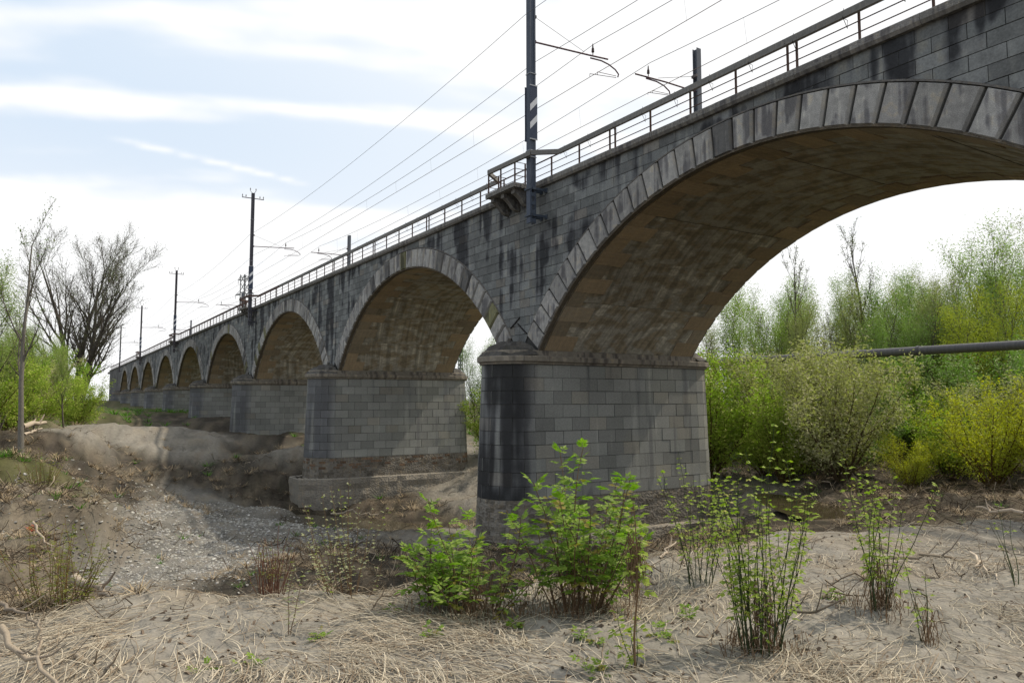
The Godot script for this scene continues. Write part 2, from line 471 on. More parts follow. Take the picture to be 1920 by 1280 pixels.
# ---------------------------------------------------------------- terrain
# surveyed spots: x, height, z, kind (0 sand, 1 dark silt with brush, 2 gravel, 3 grass, 4 mud, 5 dry litter)
var survey := [
	"19.1,3.36,18.4,1 17,2.42,18.5,1 19.5,3.36,17.7,1 17.6,2.42,17.6,1 15,1.65,17.5,1 12.1,0.91,17.3,1 8.6,0.23,17.1,1 20,3.36,17.1,1",
	"18.1,2.42,16.8,1 15.7,1.65,16.4,1 12.9,0.91,16,1 9.6,0.23,15.5,1 20.4,3.36,16.4,1 18.6,2.42,15.9,1 16.3,1.65,15.4,1 13.7,0.91,14.7,1",
	"10.6,0.23,14,1 20.9,3.36,15.7,1 19.2,2.42,15.1,1 17,1.65,14.3,1 14.5,0.91,13.5,1 11.5,0.23,12.4,1 21.3,3.46,15,1 19.7,2.54,14.2,1",
	"17.7,1.79,13.3,1 15.3,1.07,12.2,1 12.5,0.43,10.9,1 21.7,3.51,14.3,1 20.2,2.6,13.4,1 18.3,1.87,12.2,1 16.1,1.16,10.9,1 13.5,0.54,9.3,1",
	"22.2,3.55,13.6,1 20.8,2.66,12.6,1 19,1.94,11.2,1 16.9,1.25,9.7,1 14.5,0.65,7.8,1 19.6,2.91,10.2,1 16.9,1.77,7.8,1 13.5,0.52,4.6,1",
	"20.2,3,9.3,1 17.7,1.89,6.6,1 14.5,0.68,3.1,1 20.9,3.11,8.3,1 18.6,2.04,5.2,1 15.6,0.87,1.3,1 21.5,3.22,7.2,1 19.4,2.18,3.9,1",
	"16.7,1.06,-0.4,1 22.2,3.33,6.2,1 20.3,2.33,2.5,1 17.9,1.24,-2.2,1 22.8,3.43,5.3,1 21.1,2.45,1.3,1 18.9,1.41,-3.7,1 -25,-2.5,4.6,4",
	"-22,-2.5,3,4 -21.8,-2,-0.5,1 -24,-2.2,6.4,2 -27.5,-0.6,4.5,1 -28.6,0.2,2,1 -21.8,-1.3,-4,1 -22,-0.7,-8,0 -18,-1.6,-3,1",
	"-16,-0.8,-7,0 -2.5,-1.6,2.5,4 2.5,-1.2,3.5,1 2.6,-1,-4,1 3,-0.6,-9,1 -28,1.2,-2,1 -28.5,1.6,-7,0 23.2,4.23,18.3,0",
	"23.8,4.23,17.2,0 24.6,4.23,15.9,0 25.4,4.23,14.8,0 26.2,4.23,13.5,0 22.1,4.23,18.3,0 22.9,4.2,16.9,0 23.9,4.2,15.3,0 24.6,4.17,13.9,0",
	"25.5,4.19,12.1,0 21.1,4.2,18.4,5 21.5,4.21,17.4,0 22,4.2,16.4,0 22.4,4.21,15.4,0 22.7,4.2,14.2,0 22.7,4.2,12.8,0 22.8,4.17,11.8,0",
	"22.7,4.16,10.2,0 23.2,4.17,8.8,0 23.5,4.18,7.4,0 24.2,4.19,13.1,0 24.3,4.18,11.3,0 24.7,4.21,10.2,0 16.2,3.61,18.6,5 11.5,3.33,18.3,5",
	"12.2,2.93,18.2,5 15.2,3.08,18.1,5 2.2,3,18,5 -0.6,3.25,18.8,5 -8,3.68,19.3,3 -7.6,3.25,18.5,3 -18.9,2.68,17.7,1 -30,4.03,16.7,0",
	"-25.7,4.21,19.3,1 -67.1,4.95,19.2,3 -38.3,4.64,20.5,3 4.2,0.8,16.4,2 -1.1,0.25,15.4,2 -6.2,0.25,15.9,2 -6.5,1.32,16.6,5 -1.7,0.23,14.4,2",
	"-8.4,-0.25,11.8,2 -13.8,0.12,13,2 2.5,0.51,13.4,2 -14.4,-0.92,8,2 -23.5,-0.49,7.6,2 -25,-0.31,10,2 -20.5,-0.8,5.6,2 -23.2,-2.49,3.1,4",
	"-16.5,-2.22,3.7,4 -5.6,-0.78,9.2,2 -15.2,1.07,15.3,1 -23.8,1.22,13.9,1 -29.2,0.98,11.1,1 -27.9,-0.06,7.1,1 -30,0.61,4.8,1 -24.9,0.06,4.1,1",
	"-26.5,-1.71,2.7,1 -42.4,3.82,13.7,0 -44.4,3.45,9.3,0 -40.8,2.61,7.2,0 -36.8,2.5,12.1,0 -33.8,2.34,14.8,1 -37.2,1.74,9,0 -51.4,2.55,1.5,1",
	"-48.1,2.49,-1.9,1 -38,1.24,2.5,1 -34.1,2.05,0.2,0 -58,3.46,0.7,1 -73.3,3.63,0.6,1 -100.7,3.94,1,3 -95.4,3.83,7.5,3 -80.7,4.11,12.4,3",
	"-88.7,4.37,15.7,3 -151.5,4.64,2.6,3 -19.7,-2.48,1.3,4 -17.3,-2.31,-0.7,4 -14.9,-2.08,-2.6,4 -21.5,-2.4,2.1,4 -19.5,-1.69,-0.9,1 -19.3,-1.29,-3.1,1",
	"-20.6,-1.32,-6.6,0 -21.3,-0.99,-9.2,0 -4.1,-1,1.2,0 0.1,-0.58,2.1,0 5.1,0.46,7.4,1 5.3,0.68,9,1 6.7,1.11,10.6,1 12.4,1.84,9.2,1",
	"8.1,0.85,4.7,1 4.5,-0.62,-4,1 7.6,0.34,1.6,1 7.6,0.64,-4.1,1 4.7,0.72,-8.8,0 2.9,1.19,-11.6,0 1.6,1.53,-15.2,0 -26.3,1.38,-12.2,0",
	"-22.7,0.43,-10.5,0 9.8,1.37,-7.4,4 9.9,1.32,-5.7,4 11.2,1.52,-7.7,4 11.7,1.58,-8.6,4 12,1.64,-5.2,4 14.6,2.31,-5.5,1 8.2,1.81,-12.3,1",
	"9.5,1.81,-14.3,1 12.8,2.09,-12.1,1 14.4,2.22,-12.8,1 5.2,2.02,-16.9,1 6.8,2.2,-21.4,1 10.5,2.22,-21.6,1 -2.3,1.54,-20.2,1 -9.3,1.49,-26,3",
	"-1.1,2.24,-29.5,3 5.7,2.53,-32.7,3 -22.9,2.06,-42,3 -8.6,2.56,-45.8,3 -1.1,3.24,-48.1,3 28.4,4.25,18.3,0 34,4.3,16,0 34,4.3,24,0",
	"24,4.3,26,0 14,4,30,5 2,3.6,34,5 -14,3.6,36,3 -40,4.2,40,3 -80,4.6,40,3 26,4,4,0 30,3.6,-4,0",
	"36,4.2,4,0 30,3,-14,1 26,2.6,-24,1 40,4,-30,3 0,2.6,-40,3 -30,2.6,-30,3 -30,1.8,-14,0 -60,3,-20,3",
	"-120,4.4,-20,3 -120,4.4,20,3 -180,5,10,3 -180,5,-30,3 -230,6,20,3 -230,6,-30,3 -40,3.5,-90,3 20,3.5,-90,3",
	"-120,4.5,-90,3 60,4.5,0,3 60,4.5,-60,3 50,4.5,40,3",
]
var sx := PackedFloat32Array()
var sy := PackedFloat32Array()
var sz := PackedFloat32Array()
var se := PackedFloat32Array()
var sk := PackedInt32Array()
var g1 := FastNoiseLite.new()
var g2 := FastNoiseLite.new()
var g3 := FastNoiseLite.new()
var share := PackedFloat32Array()

func read_survey() -> void:
	for row in survey:
		for spot in (row as String).split(" "):
			var f := spot.split(",")
			sx.append(float(f[0])); sy.append(float(f[1])); sz.append(float(f[2])); sk.append(int(f[3]))
			var d := Vector2(sx[-1] - EYE.x, sz[-1] - EYE.z).length()
			se.append(maxf(0.3, 0.026 * d) ** 2)
	g1 = noise(101, 0.12, 3); g2 = noise(102, 0.9, 4); g3 = noise(103, 0.03, 3)
	share.resize(6)

# the surveyed ground is laid out once on rings round the standpoint; later look-ups read that
var p_r := PackedFloat32Array()
var p_a := PackedFloat32Array()
var p_y := PackedFloat32Array()
var p_s: Array[PackedFloat32Array] = []
var az0 := atan2(-0.846, -0.533)

func ground(x: float, z: float) -> float:
	var dx := x - EYE.x
	var dz := z - EYE.z
	var d := sqrt(dx * dx + dz * dz)
	var na := p_a.size()
	var j := clampi(p_r.bsearch(d) - 1, 0, p_r.size() - 2)
	var a := wrapf(atan2(dx, dz) - az0, -0.72, TAU - 0.72)
	var i := clampi(p_a.bsearch(a) - 1, 0, na - 1)
	var i2 := (i + 1) % na
	var an := p_a[i2] if i2 > 0 else p_a[0] + TAU
	var fr := clampf((d - p_r[j]) / (p_r[j + 1] - p_r[j]), 0, 1)
	var fa := clampf((a - p_a[i]) / (an - p_a[i]), 0, 1)
	var n0 := j * na + (i if fa < 0.5 else i2) + (0 if fr < 0.5 else na)
	for k in 6: share[k] = p_s[k][n0]
	return lerpf(lerpf(p_y[j * na + i], p_y[j * na + i2], fa), lerpf(p_y[(j + 1) * na + i], p_y[(j + 1) * na + i2], fa), fr)

func survey_ground(x: float, z: float) -> float:
	var tot := 0.0
	var acc := 0.0
	share.fill(0.0)
	for i in sx.size():
		var dx := sx[i] - x
		var dz := sz[i] - z
		var q := dx * dx + dz * dz + se[i]
		var w := 1.0 / (q * q)
		tot += w
		acc += w * sy[i]
		share[sk[i]] += w
	for k in 6: share[k] /= tot
	var d := Vector2(x - EYE.x, z - EYE.z).length()
	var rough := 0.25 + 0.75 * minf(1.0, share[1] + share[5] * 0.8 + share[3] * 0.5)
	var y := acc / tot
	y += g1.get_noise_2d(x, z) * 0.28 * rough * clampf(d / 12.0, 0.25, 1.3)
	y += g2.get_noise_2d(x, z) * (0.045 + 0.10 * (share[1] + share[5]) * clampf((d - 7.0) / 8.0, 0, 1))
	y += (g2.get_noise_2d(x * 3.1, z * 3.1) * 0.03 - 0.03 * ss(0.25, 0.5, g2.get_noise_2d(x * 2.2 + 17.0, z * 2.2))) * clampf(1.4 - d / 12.0, 0, 1)
	y += g3.get_noise_2d(x, z) * 0.5 * clampf((d - 40.0) / 60.0, 0, 1)
	# flood-cut steps in the silt
	var cut := clampf((d - 18.0) / 8.0, 0, 1) * clampf((90.0 - d) / 20.0, 0, 1) * clampf(share[1] * 1.3 + share[0] * 0.55 + share[5] * 0.8, 0, 1)
	if cut > 0.01:
		var st := 0.42
		var yy := y + g2.get_noise_2d(x * 0.7, z * 0.7) * 0.3
		var f := yy / st - floorf(yy / st)
		y = lerpf(y, y + st * (smoothstep(0.62, 0.94, f) - f) * 0.9, cut)
		y += g2.get_noise_2d(x * 1.7 + 40.0, z * 1.7) * 0.10 * cut
	return y

func spot(x: float, z: float, sink := 0.0) -> Vector3:
	return Vector3(x, ground(x, z) - sink, z)

const KINDS := [Color(0.315, 0.301, 0.272), Color(0.085, 0.076, 0.063), Color(0.25, 0.245, 0.23), Color(0.115, 0.118, 0.055), Color(0.075, 0.066, 0.052), Color(0.2, 0.178, 0.143)]

func make_ground() -> void:
	var b := MB.new()
	var angs := PackedFloat32Array()
	for i in 331: angs.append(-0.72 + 1.44 * i / 330.0)
	var rest := 40
	for i in range(1, rest): angs.append(0.72 + (TAU - 1.44) * i / rest)
	var na := angs.size()
	var rs := PackedFloat32Array([0.0, 1.2, 2.4, 3.2])
	var r := 3.7
	while r < 16.0:
		rs.append(r); r *= 1.015
	while r < 150.0:
		rs.append(r); r *= 1.024
	while r < 1500.0:
		rs.append(r); r *= 1.25
	var nr := rs.size()
	p_r = rs; p_a = angs
	for q in 6: p_s.append(PackedFloat32Array())
	var patch := noise(109, 0.5, 4)
	for j in nr:
		for i in na:
			var a := az0 + angs[i]
			var x := EYE.x + sin(a) * rs[j]
			var z := EYE.z + cos(a) * rs[j]
			var y := survey_ground(x, z)
			p_y.append(y)
			for q in 6: p_s[q].append(share[q])
			var k := Color(0, 0, 0)
			# sharpen the mixture so that kinds meet along edges
			var t := 0.0
			for q in 6: t += share[q] ** 1.8
			for q in 6: k += KINDS[q] * (share[q] ** 1.8 / t)
			var pn := patch.get_noise_2d(x, z)
			k = k.lerp(k * 0.62, clampf(pn * 2.0 + 0.1, 0, 1) * clampf(rs[j] / 14.0, 0.45, 1.0))
			k = k.lerp(Color(0.26, 0.22, 0.165), clampf(-pn * 1.0, 0, 0.5))
			k.a = 1.0
			b.v.append(Vector3(x, y, z)); b.n.append(Vector3.UP); b.c.append(k); b.uv.append(Vector2(x, z))
	for j in nr:
		for i in na:
			var u := b.v[mini(j + 1, nr - 1) * na + i] - b.v[maxi(j - 1, 0) * na + i]
			var w := b.v[j * na + (i + 1) % na] - b.v[j * na + (i + na - 1) % na]
			var nn := u.cross(w)
			if nn.y < 0.0: nn = -nn
			b.n[j * na + i] = nn.normalized() if nn.length() > 1e-9 else Vector3.UP
	for j in nr - 1:
		for i in na:
			var A := j * na + i
			var B := j * na + (i + 1) % na
			b.ix.append_array(PackedInt32Array([A, B, A + na, B, B + na, A + na]))
	var o := put(self, "riverbank_ground", b.mesh(M.ground))
	o.set_meta("kind", "structure")
	o.set_meta("label", "sandy riverbank and dry river bed under the viaduct")
	# shallow water left in the bed
	var wb := MB.new()
	for part in [[Vector3(-15.5, -1.95, 1.6), Vector2(10.5, 3.0), 0.5], [Vector3(-20.5, -1.97, 4.4), Vector2(5.5, 2.0), 0.5]]:
		var ct: Vector3 = part[0]
		var rr: Vector2 = part[1]
		for k in 40:
			var a0 := TAU * k / 40
			var a1 := TAU * (k + 1) / 40
			var bs := Basis(Vector3.UP, part[2])
			wb.tri(ct, ct + bs * Vector3(cos(a1) * rr.x, 0, sin(a1) * rr.y), ct + bs * Vector3(cos(a0) * rr.x, 0, sin(a0) * rr.y))
	o = put(self, "stream_water", wb.mesh(M.water))
	o.set_meta("kind", "structure")
	o.set_meta("label", "shallow brown pool left in the river bed beside the footing")
	var cb := MB.new()
	for k in 36:
		var ct := Vector3(10.76, 1.51, -7.05)
		var a0 := TAU * k / 36
		var a1 := TAU * (k + 1) / 36
		var bs := Basis(Vector3.UP, -0.5)
		cb.tri(ct, ct + bs * Vector3(cos(a1) * 6.5, 0, sin(a1) * 1.6), ct + bs * Vector3(cos(a0) * 6.5, 0, sin(a0) * 1.6))
	o = put(self, "creek_water", cb.mesh(M.water))
	o.set_meta("kind", "structure")
	o.set_meta("label", "narrow dark creek below the far bank on the right")

func scatter(count: int, r0: float, r1: float, a0: float, a1: float, weights: Array, sd: int) -> Array:
	# spots in a fan before the camera, even in angle and in log distance, kept where the ground kind fits
	var r := RandomNumberGenerator.new()
	r.seed = sd
	var out := []
	for i in count:
		var d := r0 * pow(r1 / r0, r.randf())
		var a := az0 + r.randf_range(a0, a1)
		var x := EYE.x + sin(a) * d
		var z := EYE.z + cos(a) * d
		var y := ground(x, z)
		var p := 0.0
		for k in 6: p += share[k] * (weights[k] as float)
		if r.randf() < p: out.append(Vector3(x, y, z))
	return out

func slope_basis(p: Vector3) -> Basis:
	var e := 0.06
	var y0 := ground(p.x - e, p.z)
	var y1 := ground(p.x + e, p.z)
	var y2 := ground(p.x, p.z - e)
	var y3 := ground(p.x, p.z + e)
	var nn := Vector3(y0 - y1, 2 * e, y2 - y3).normalized()
	var x := Vector3.RIGHT - nn * nn.x
	x = x.normalized()
	return Basis(x, nn, x.cross(nn))

func make_ground_cover() -> void:
	# gravel
	var st := []
	for k in 4:
		var b := MB.new()
		var s := SphereMesh.new()
		s.radius = 0.5; s.height = 1.0; s.radial_segments = 7; s.rings = 4
		var a := s.get_mesh_arrays()
		var vv: PackedVector3Array = a[Mesh.ARRAY_VERTEX]
		var f := noise(500 + k, 1.1, 2)
		for i in vv.size(): vv[i] *= 1.0 + 0.5 * f.get_noise_3dv(vv[i] * 1.5)
		a[Mesh.ARRAY_VERTEX] = vv
		a[Mesh.ARRAY_TANGENT] = null
		var am := ArrayMesh.new()
		am.add_surface_from_arrays(Mesh.PRIMITIVE_TRIANGLES, a)
		st.append(am)
	rng.seed = 77
	var xf := [[], [], [], []]
	var cl := [[], [], [], []]
	for p in scatter(42000, 19.0, 52.0, 0.18, 0.72, [0.0, 0.03, 1.0, 0.0, 0.15, 0.05], 91):
		var k := rng.randi() % 4
		var s := 0.03 + 0.1 * pow(rng.randf(), 3.5)
		s *= clampf(Vector2(p.x - EYE.x, p.z - EYE.z).length() / 28.0, 0.8, 1.4)
		var bs := Basis.from_euler(Vector3(rng.randf() * 0.4, rng.randf() * TAU, rng.randf() * 0.4)).scaled_local(Vector3(s * rng.randf_range(0.9, 1.6), s * 0.6, s))
		xf[k].append(Transform3D(bs, p))
		var t := rng.randf_range(0.13, 0.34) + (0.2 if rng.randf() < 0.06 else 0.0)
		cl[k].append(Color(t * 1.02, t, t * rng.randf_range(0.88, 0.98)))
	for k in 4:
		var o := many(self, "gravel", st[k], xf[k], cl[k], M.pebble)
		tag(o, "grey river gravel lying in the dry bed left of the footings", "gravel", "gravel of the dry river bed")
	# straw washed up in mats
	var straws := []
	for k in 5:
		var b := MB.new()
		var pts := []
		var bend := 0.015 + 0.022 * k
		for i in 5: pts.append(Vector3(-0.5 + 0.25 * i, bend * sin(PI * i / 4.0) * (0.4 if k < 3 else 1.0), 0.012 * k * sin(i * 0.9)))
		b.path(pts, 0.0075, 0.005, 4)
		straws.append(b.mesh())
	var drift := noise(205, 0.42, 2)
	var dirn := noise(206, 0.28, 2)
	var sxf := [[], [], [], [], []]
	var scl := [[], [], [], [], []]
	for p in scatter(60000, 3.6, 14.0, -0.7, 0.7, [0.9, 0.1, 0.0, 0.1, 0.0, 0.6], 93):
		var m := drift.get_noise_2d(p.x + 0.5 * p.z, p.z * 1.6)
		var dns := ss(-0.05, 0.25, m) * 0.55 + 0.15
		if rng.randf() > dns: continue
		var k := rng.randi() % 5
		var ln := rng.randf_range(0.06, 0.4) * (1.4 if rng.randf() < 0.2 else 1.0)
		var dir := 2.25 + dirn.get_noise_2d(p.x, p.z) * 2.2 + rng.randfn(0, 0.36) + (rng.randf_range(0.6, 2.0) if rng.randf() < 0.2 else 0.0)
		var bs := slope_basis(p) * Basis(Vector3.UP, dir) * Basis(Vector3.BACK, rng.randfn(0.0, 0.10) + (0.5 if rng.randf() < 0.03 else 0.0))
		var th := rng.randf_range(0.22, 0.5)
		sxf[k].append(Transform3D(bs.scaled_local(Vector3(ln, ln * 0.6 * 0.5 + th * 0.3, th)), p + Vector3(0, 0.006 + rng.randf() * 0.035 * ss(0.1, 0.4, m), 0)))
		var t := rng.randf_range(0.55, 1.1)
		scl[k].append(Color(0.51 * t, 0.45 * t, 0.345 * t) if rng.randf() < 0.68 else Color(0.27 * t, 0.21 * t, 0.145 * t))
	for k in 5:
		var o := many(self, "washed_up_straw", straws[k], sxf[k], scl[k], M.straw)
		tag(o, "pale dry straw washed up in mats on the near sand", "straw", "straw mats on the sandbank")
	# brushwood and flood debris
	var tw := []
	for k in 4:
		var b := MB.new()
		var pts := []
		for i in 6: pts.append(Vector3(-0.5 + 0.2 * i, 0.12 * sin(i * 1.3 + k), 0.1 * sin(i * 2.1 + 2 * k)))
		b.path(pts, 0.014, 0.006, 4)
		b.path([pts[2], (pts[2] as Vector3) + Vector3(0.12, 0.14, 0.1), (pts[2] as Vector3) + Vector3(0.3, 0.22, 0.16)], 0.008, 0.004, 3)
		b.path([pts[3], (pts[3] as Vector3) + Vector3(0.1, 0.06, -0.14), (pts[3] as Vector3) + Vector3(0.24, 0.2, -0.2)], 0.007, 0.003, 3)
		tw.append(b.mesh())
	var txf := [[], [], [], []]
	var tcl := [[], [], [], []]
	for p in scatter(22000, 6.3, 70.0, -0.72, 0.72, [0.035, 0.75, 0.02, 0.3, 0.12, 0.75], 95):
		var k := rng.randi() % 4
		var d := Vector2(p.x - EYE.x, p.z - EYE.z).length()
		var ln := (0.2 + 0.6 * pow(rng.randf(), 2.0)) * clampf(d / 14.0, 0.7, 2.0)
		var bs := Basis.from_euler(Vector3(rng.randfn(0, 0.35), rng.randf() * TAU, rng.randfn(0, 0.35)))
		txf[k].append(Transform3D(bs.scaled_local(Vector3(ln, ln, ln)), p + Vector3(0, 0.02 + 0.1 * ln, 0)))
		var t := rng.randf_range(0.5, 1.2)
		tcl[k].append(Color(0.11 * t, 0.085 * t, 0.06 * t) if rng.randf() < 0.82 else Color(0.38 * t, 0.32 * t, 0.24 * t))
	for k in 4:
		var o := many(self, "brushwood_litter", tw[k], txf[k], tcl[k], M.twig)
		tag(o, "dark twigs and flood litter strewn over the silt slopes", "twigs", "flood litter on the slopes")
	# dead grass hanging in tufts on the cut banks
	var dry := MB.new()
	var r3 := RandomNumberGenerator.new()
	r3.seed = 15
	for i in 26:
		var a := r3.randf() * TAU
		var d := Vector3(cos(a), r3.randf_range(0.3, 2.2), sin(a)).normalized()
		var s := d.cross(Vector3.UP).normalized() * 0.008
		var p := Vector3(cos(a), 0, sin(a)) * r3.randf() * 0.16
		var t := r3.randf_range(0.55, 1.15)
		dry.col = Color(0.3 * t, 0.235 * t, 0.15 * t)
		var ln := r3.randf_range(0.2, 0.6)
		var kn := p + d * ln * 0.6
		dry.quad(p - s, p + s, kn + s * 0.7, kn - s * 0.7)
		dry.tri(kn - s * 0.7, kn + s * 0.7, kn + (d + Vector3(cos(a) * 0.6, -0.9, sin(a) * 0.6)).normalized() * ln * 0.5)
	var dm := dry.mesh()
	var dx := []
	for p in scatter(16000, 7.0, 75.0, -0.72, 0.72, [0.012, 0.3, 0.006, 0.35, 0.0, 0.5], 98):
		var d := Vector2(p.x - EYE.x, p.z - EYE.z).length()
		var s := rng.randf_range(0.4, 1.0) * clampf(d / 26.0, 0.5, 1.7)
		dx.append(Transform3D(Basis(Vector3.UP, rng.randf() * TAU).scaled_local(Vector3(s * 1.3, s * 0.8, s * 1.3)), p))
	var od := many(self, "dry_grass", dm, dx, [], M.straw)
	tag(od, "dead brown grass tufts on the cut banks and slopes", "dry grass")
	# more driftwood on the far sand
	var fx := []
	var fc := []
	for p in scatter(1500, 28.0, 80.0, -0.3, 0.72, [0.5, 0.6, 0.02, 0.1, 0.0, 0.3], 96):
		var ln := 0.3 + 1.1 * pow(rng.randf(), 2.5)
		fx.append(Transform3D(Basis.from_euler(Vector3(rng.randfn(0, 0.2), rng.randf() * TAU, rng.randfn(0, 0.2))).scaled_local(Vector3.ONE * ln), p + Vector3(0, 0.04, 0)))
		var t := rng.randf_range(0.06, 0.26)
		fc.append(Color(t, t * 0.85, t * 0.68))
	var fo := many(self, "far_driftwood", tw[1], fx, fc, M.twig)
	tag(fo, "small driftwood strewn over the far sand mounds", "driftwood")
	# thin dark crumbs and bark bits on the near sand
	var crumb := MB.new()
	crumb.box(Vector3.ZERO, Vector3(1, 0.35, 0.6), Basis.from_euler(Vector3(0.2, 0.3, 0.1)))
	var cxf := []
	var ccl := []
	for p in scatter(7000, 3.6, 16.0, -0.7, 0.7, [0.8, 0.5, 0, 0.3, 0.1, 0.8], 97):
		var s := 0.006 + 0.028 * pow(rng.randf(), 3.0)
		cxf.append(Transform3D(Basis.from_euler(Vector3(rng.randf(), rng.randf() * TAU, rng.randf())).scaled_local(Vector3(s * rng.randf_range(1, 2.5), s, s)), p))
		var t := rng.randf_range(0.4, 1.5)
		ccl.append(Color(0.13 * t, 0.1 * t, 0.075 * t))
	var o2 := many(self, "bark_crumbs", crumb.mesh(), cxf, ccl, M.twig)
	tag(o2, "dark crumbs of bark and leaf scattered on the near sand", "litter")
	# low green growth
	var tuft := MB.new()
	var r2 := RandomNumberGenerator.new()
	r2.seed = 5
	for i in 16:
		var a := r2.randf() * TAU
		var d := Vector3(cos(a), r2.randf_range(1.2, 3.0), sin(a)).normalized()
		var s := d.cross(Vector3.UP).normalized() * 0.02
		var p := Vector3(cos(a), 0, sin(a)) * r2.randf() * 0.12
		var t := r2.randf_range(0.6, 1.1)
		tuft.col = Color(0.12 * t, 0.21 * t, 0.045 * t)
		var ln := r2.randf_range(0.25, 0.5)
		tuft.tri(p - s, p + s, p + d * ln + Vector3(cos(a), -0.3, sin(a)) * ln * 0.25)
	var gm := tuft.mesh()
	var gx := []
	for p in scatter(7000, 9.0, 150.0, -0.72, 0.72, [0.006, 0.05, 0.01, 0.9, 0.0, 0.12], 99):
		var d := Vector2(p.x - EYE.x, p.z - EYE.z).length()
		var s := rng.randf_range(0.5, 1.2) * clampf(d / 40.0, 0.45, 2.2)
		gx.append(Transform3D(Basis(Vector3.UP, rng.randf() * TAU).scaled_local(Vector3(s * 1.3, s * 0.8, s * 1.3)), p))
	var o3 := many(self, "grass", gm, gx, [], M.tree_leaf)
	tag(o3, "green spring grass on the banks and under the far arches", "grass")

# ---------------------------------------------------------------- viaduct
const HW := 1.6
const ZN := 0.15
const ZF := -9.55

func outline(s: float, off: float) -> Array:
	# the rounded plan of a pier: along the right face, round the near nose, back, round the far nose
	var r := HW + off
	var ls := ZN - ZF
	var per := 2.0 * ls + TAU * HW
	s = fposmod(s, per)
	if s < ls: return [Vector3(r, 0, ZF + s), Vector3.RIGHT]
	s -= ls
	if s < PI * HW:
		var a := s / HW
		return [Vector3(r * cos(a), 0, ZN + r * sin(a)), Vector3(cos(a), 0, sin(a))]
	s -= PI * HW
	if s < ls: return [Vector3(-r, 0, ZN - s), Vector3.LEFT]
	s -= ls
	var a := PI + s / HW
	return [Vector3(r * cos(a), 0, ZF + r * sin(a)), Vector3(cos(a), 0, sin(a))]

func perimeter() -> float:
	return 2.0 * (ZN - ZF) + TAU * HW

func band(b: MB, y0: float, o0: float, y1: float, o1: float, s0 := 0.0, s1 := -1.0, step := 0.55) -> void:
	# a strip of the outline between two heights and offsets (y0 below y1 for a wall)
	var per := perimeter()
	if s1 < 0.0: s1 = per
	var n := maxi(1, int(ceil((s1 - s0) / step)))
	for i in n:
		var sa := lerpf(s0, s1, float(i) / n)
		var sb := lerpf(s0, s1, float(i + 1) / n)
		var A: Array = outline(sa, o0)
		var B: Array = outline(sb - 0.00001, o0)
		var C: Array = outline(sb - 0.00001, o1)
		var D: Array = outline(sa, o1)
		var up := Vector3.UP
		var ua := sa / per
		var ub := sb / per
		# seen from outside, s runs to the left
		b.quad(B[0] + up * y0, A[0] + up * y0, D[0] + up * y1, C[0] + up * y1, Vector2(ub, (8.0 - y0) / 11.0), Vector2(ua, (8.0 - y0) / 11.0), Vector2(ua, (8.0 - y1) / 11.0), Vector2(ub, (8.0 - y1) / 11.0))

func batter(y: float) -> float:
	return (7.38 - y) * 0.033

func slab(b: MB, s0: float, s1: float, y0: float, y1: float, proud: float, g := 0.011) -> void:
	# one ashlar of the pier face, standing proud of the mortar
	var a := s0 + g
	var e := s1 - g
	band(b, y0 + g, batter(y0 + g) + proud - 0.004, y1 - g, batter(y1 - g) + proud, a, e, 0.6)
	var back := -0.05
	band(b, y1 - g, batter(y1) + proud, y1 - g, batter(y1) + back, a, e, 0.9)
	band(b, y0 + g, batter(y0) + back, y0 + g, batter(y0) + proud - 0.004, a, e, 0.9)
	for end in 2:
		var s := a if end == 0 else e - 0.00002
		var P: Array = outline(s, batter(y0 + g) + proud - 0.004)
		var Q: Array = outline(s, batter(y1 - g) + proud)
		var R: Array = outline(s, batter(y0 + g) + back)
		var T: Array = outline(s, batter(y1 - g) + back)
		var yb := Vector3.UP * (y0 + g)
		var yt := Vector3.UP * (y1 - g)
		if end == 0: b.quad(P[0] + yb, R[0] + yb, T[0] + yt, Q[0] + yt)
		else: b.quad(R[0] + yb, P[0] + yb, Q[0] + yt, T[0] + yt)

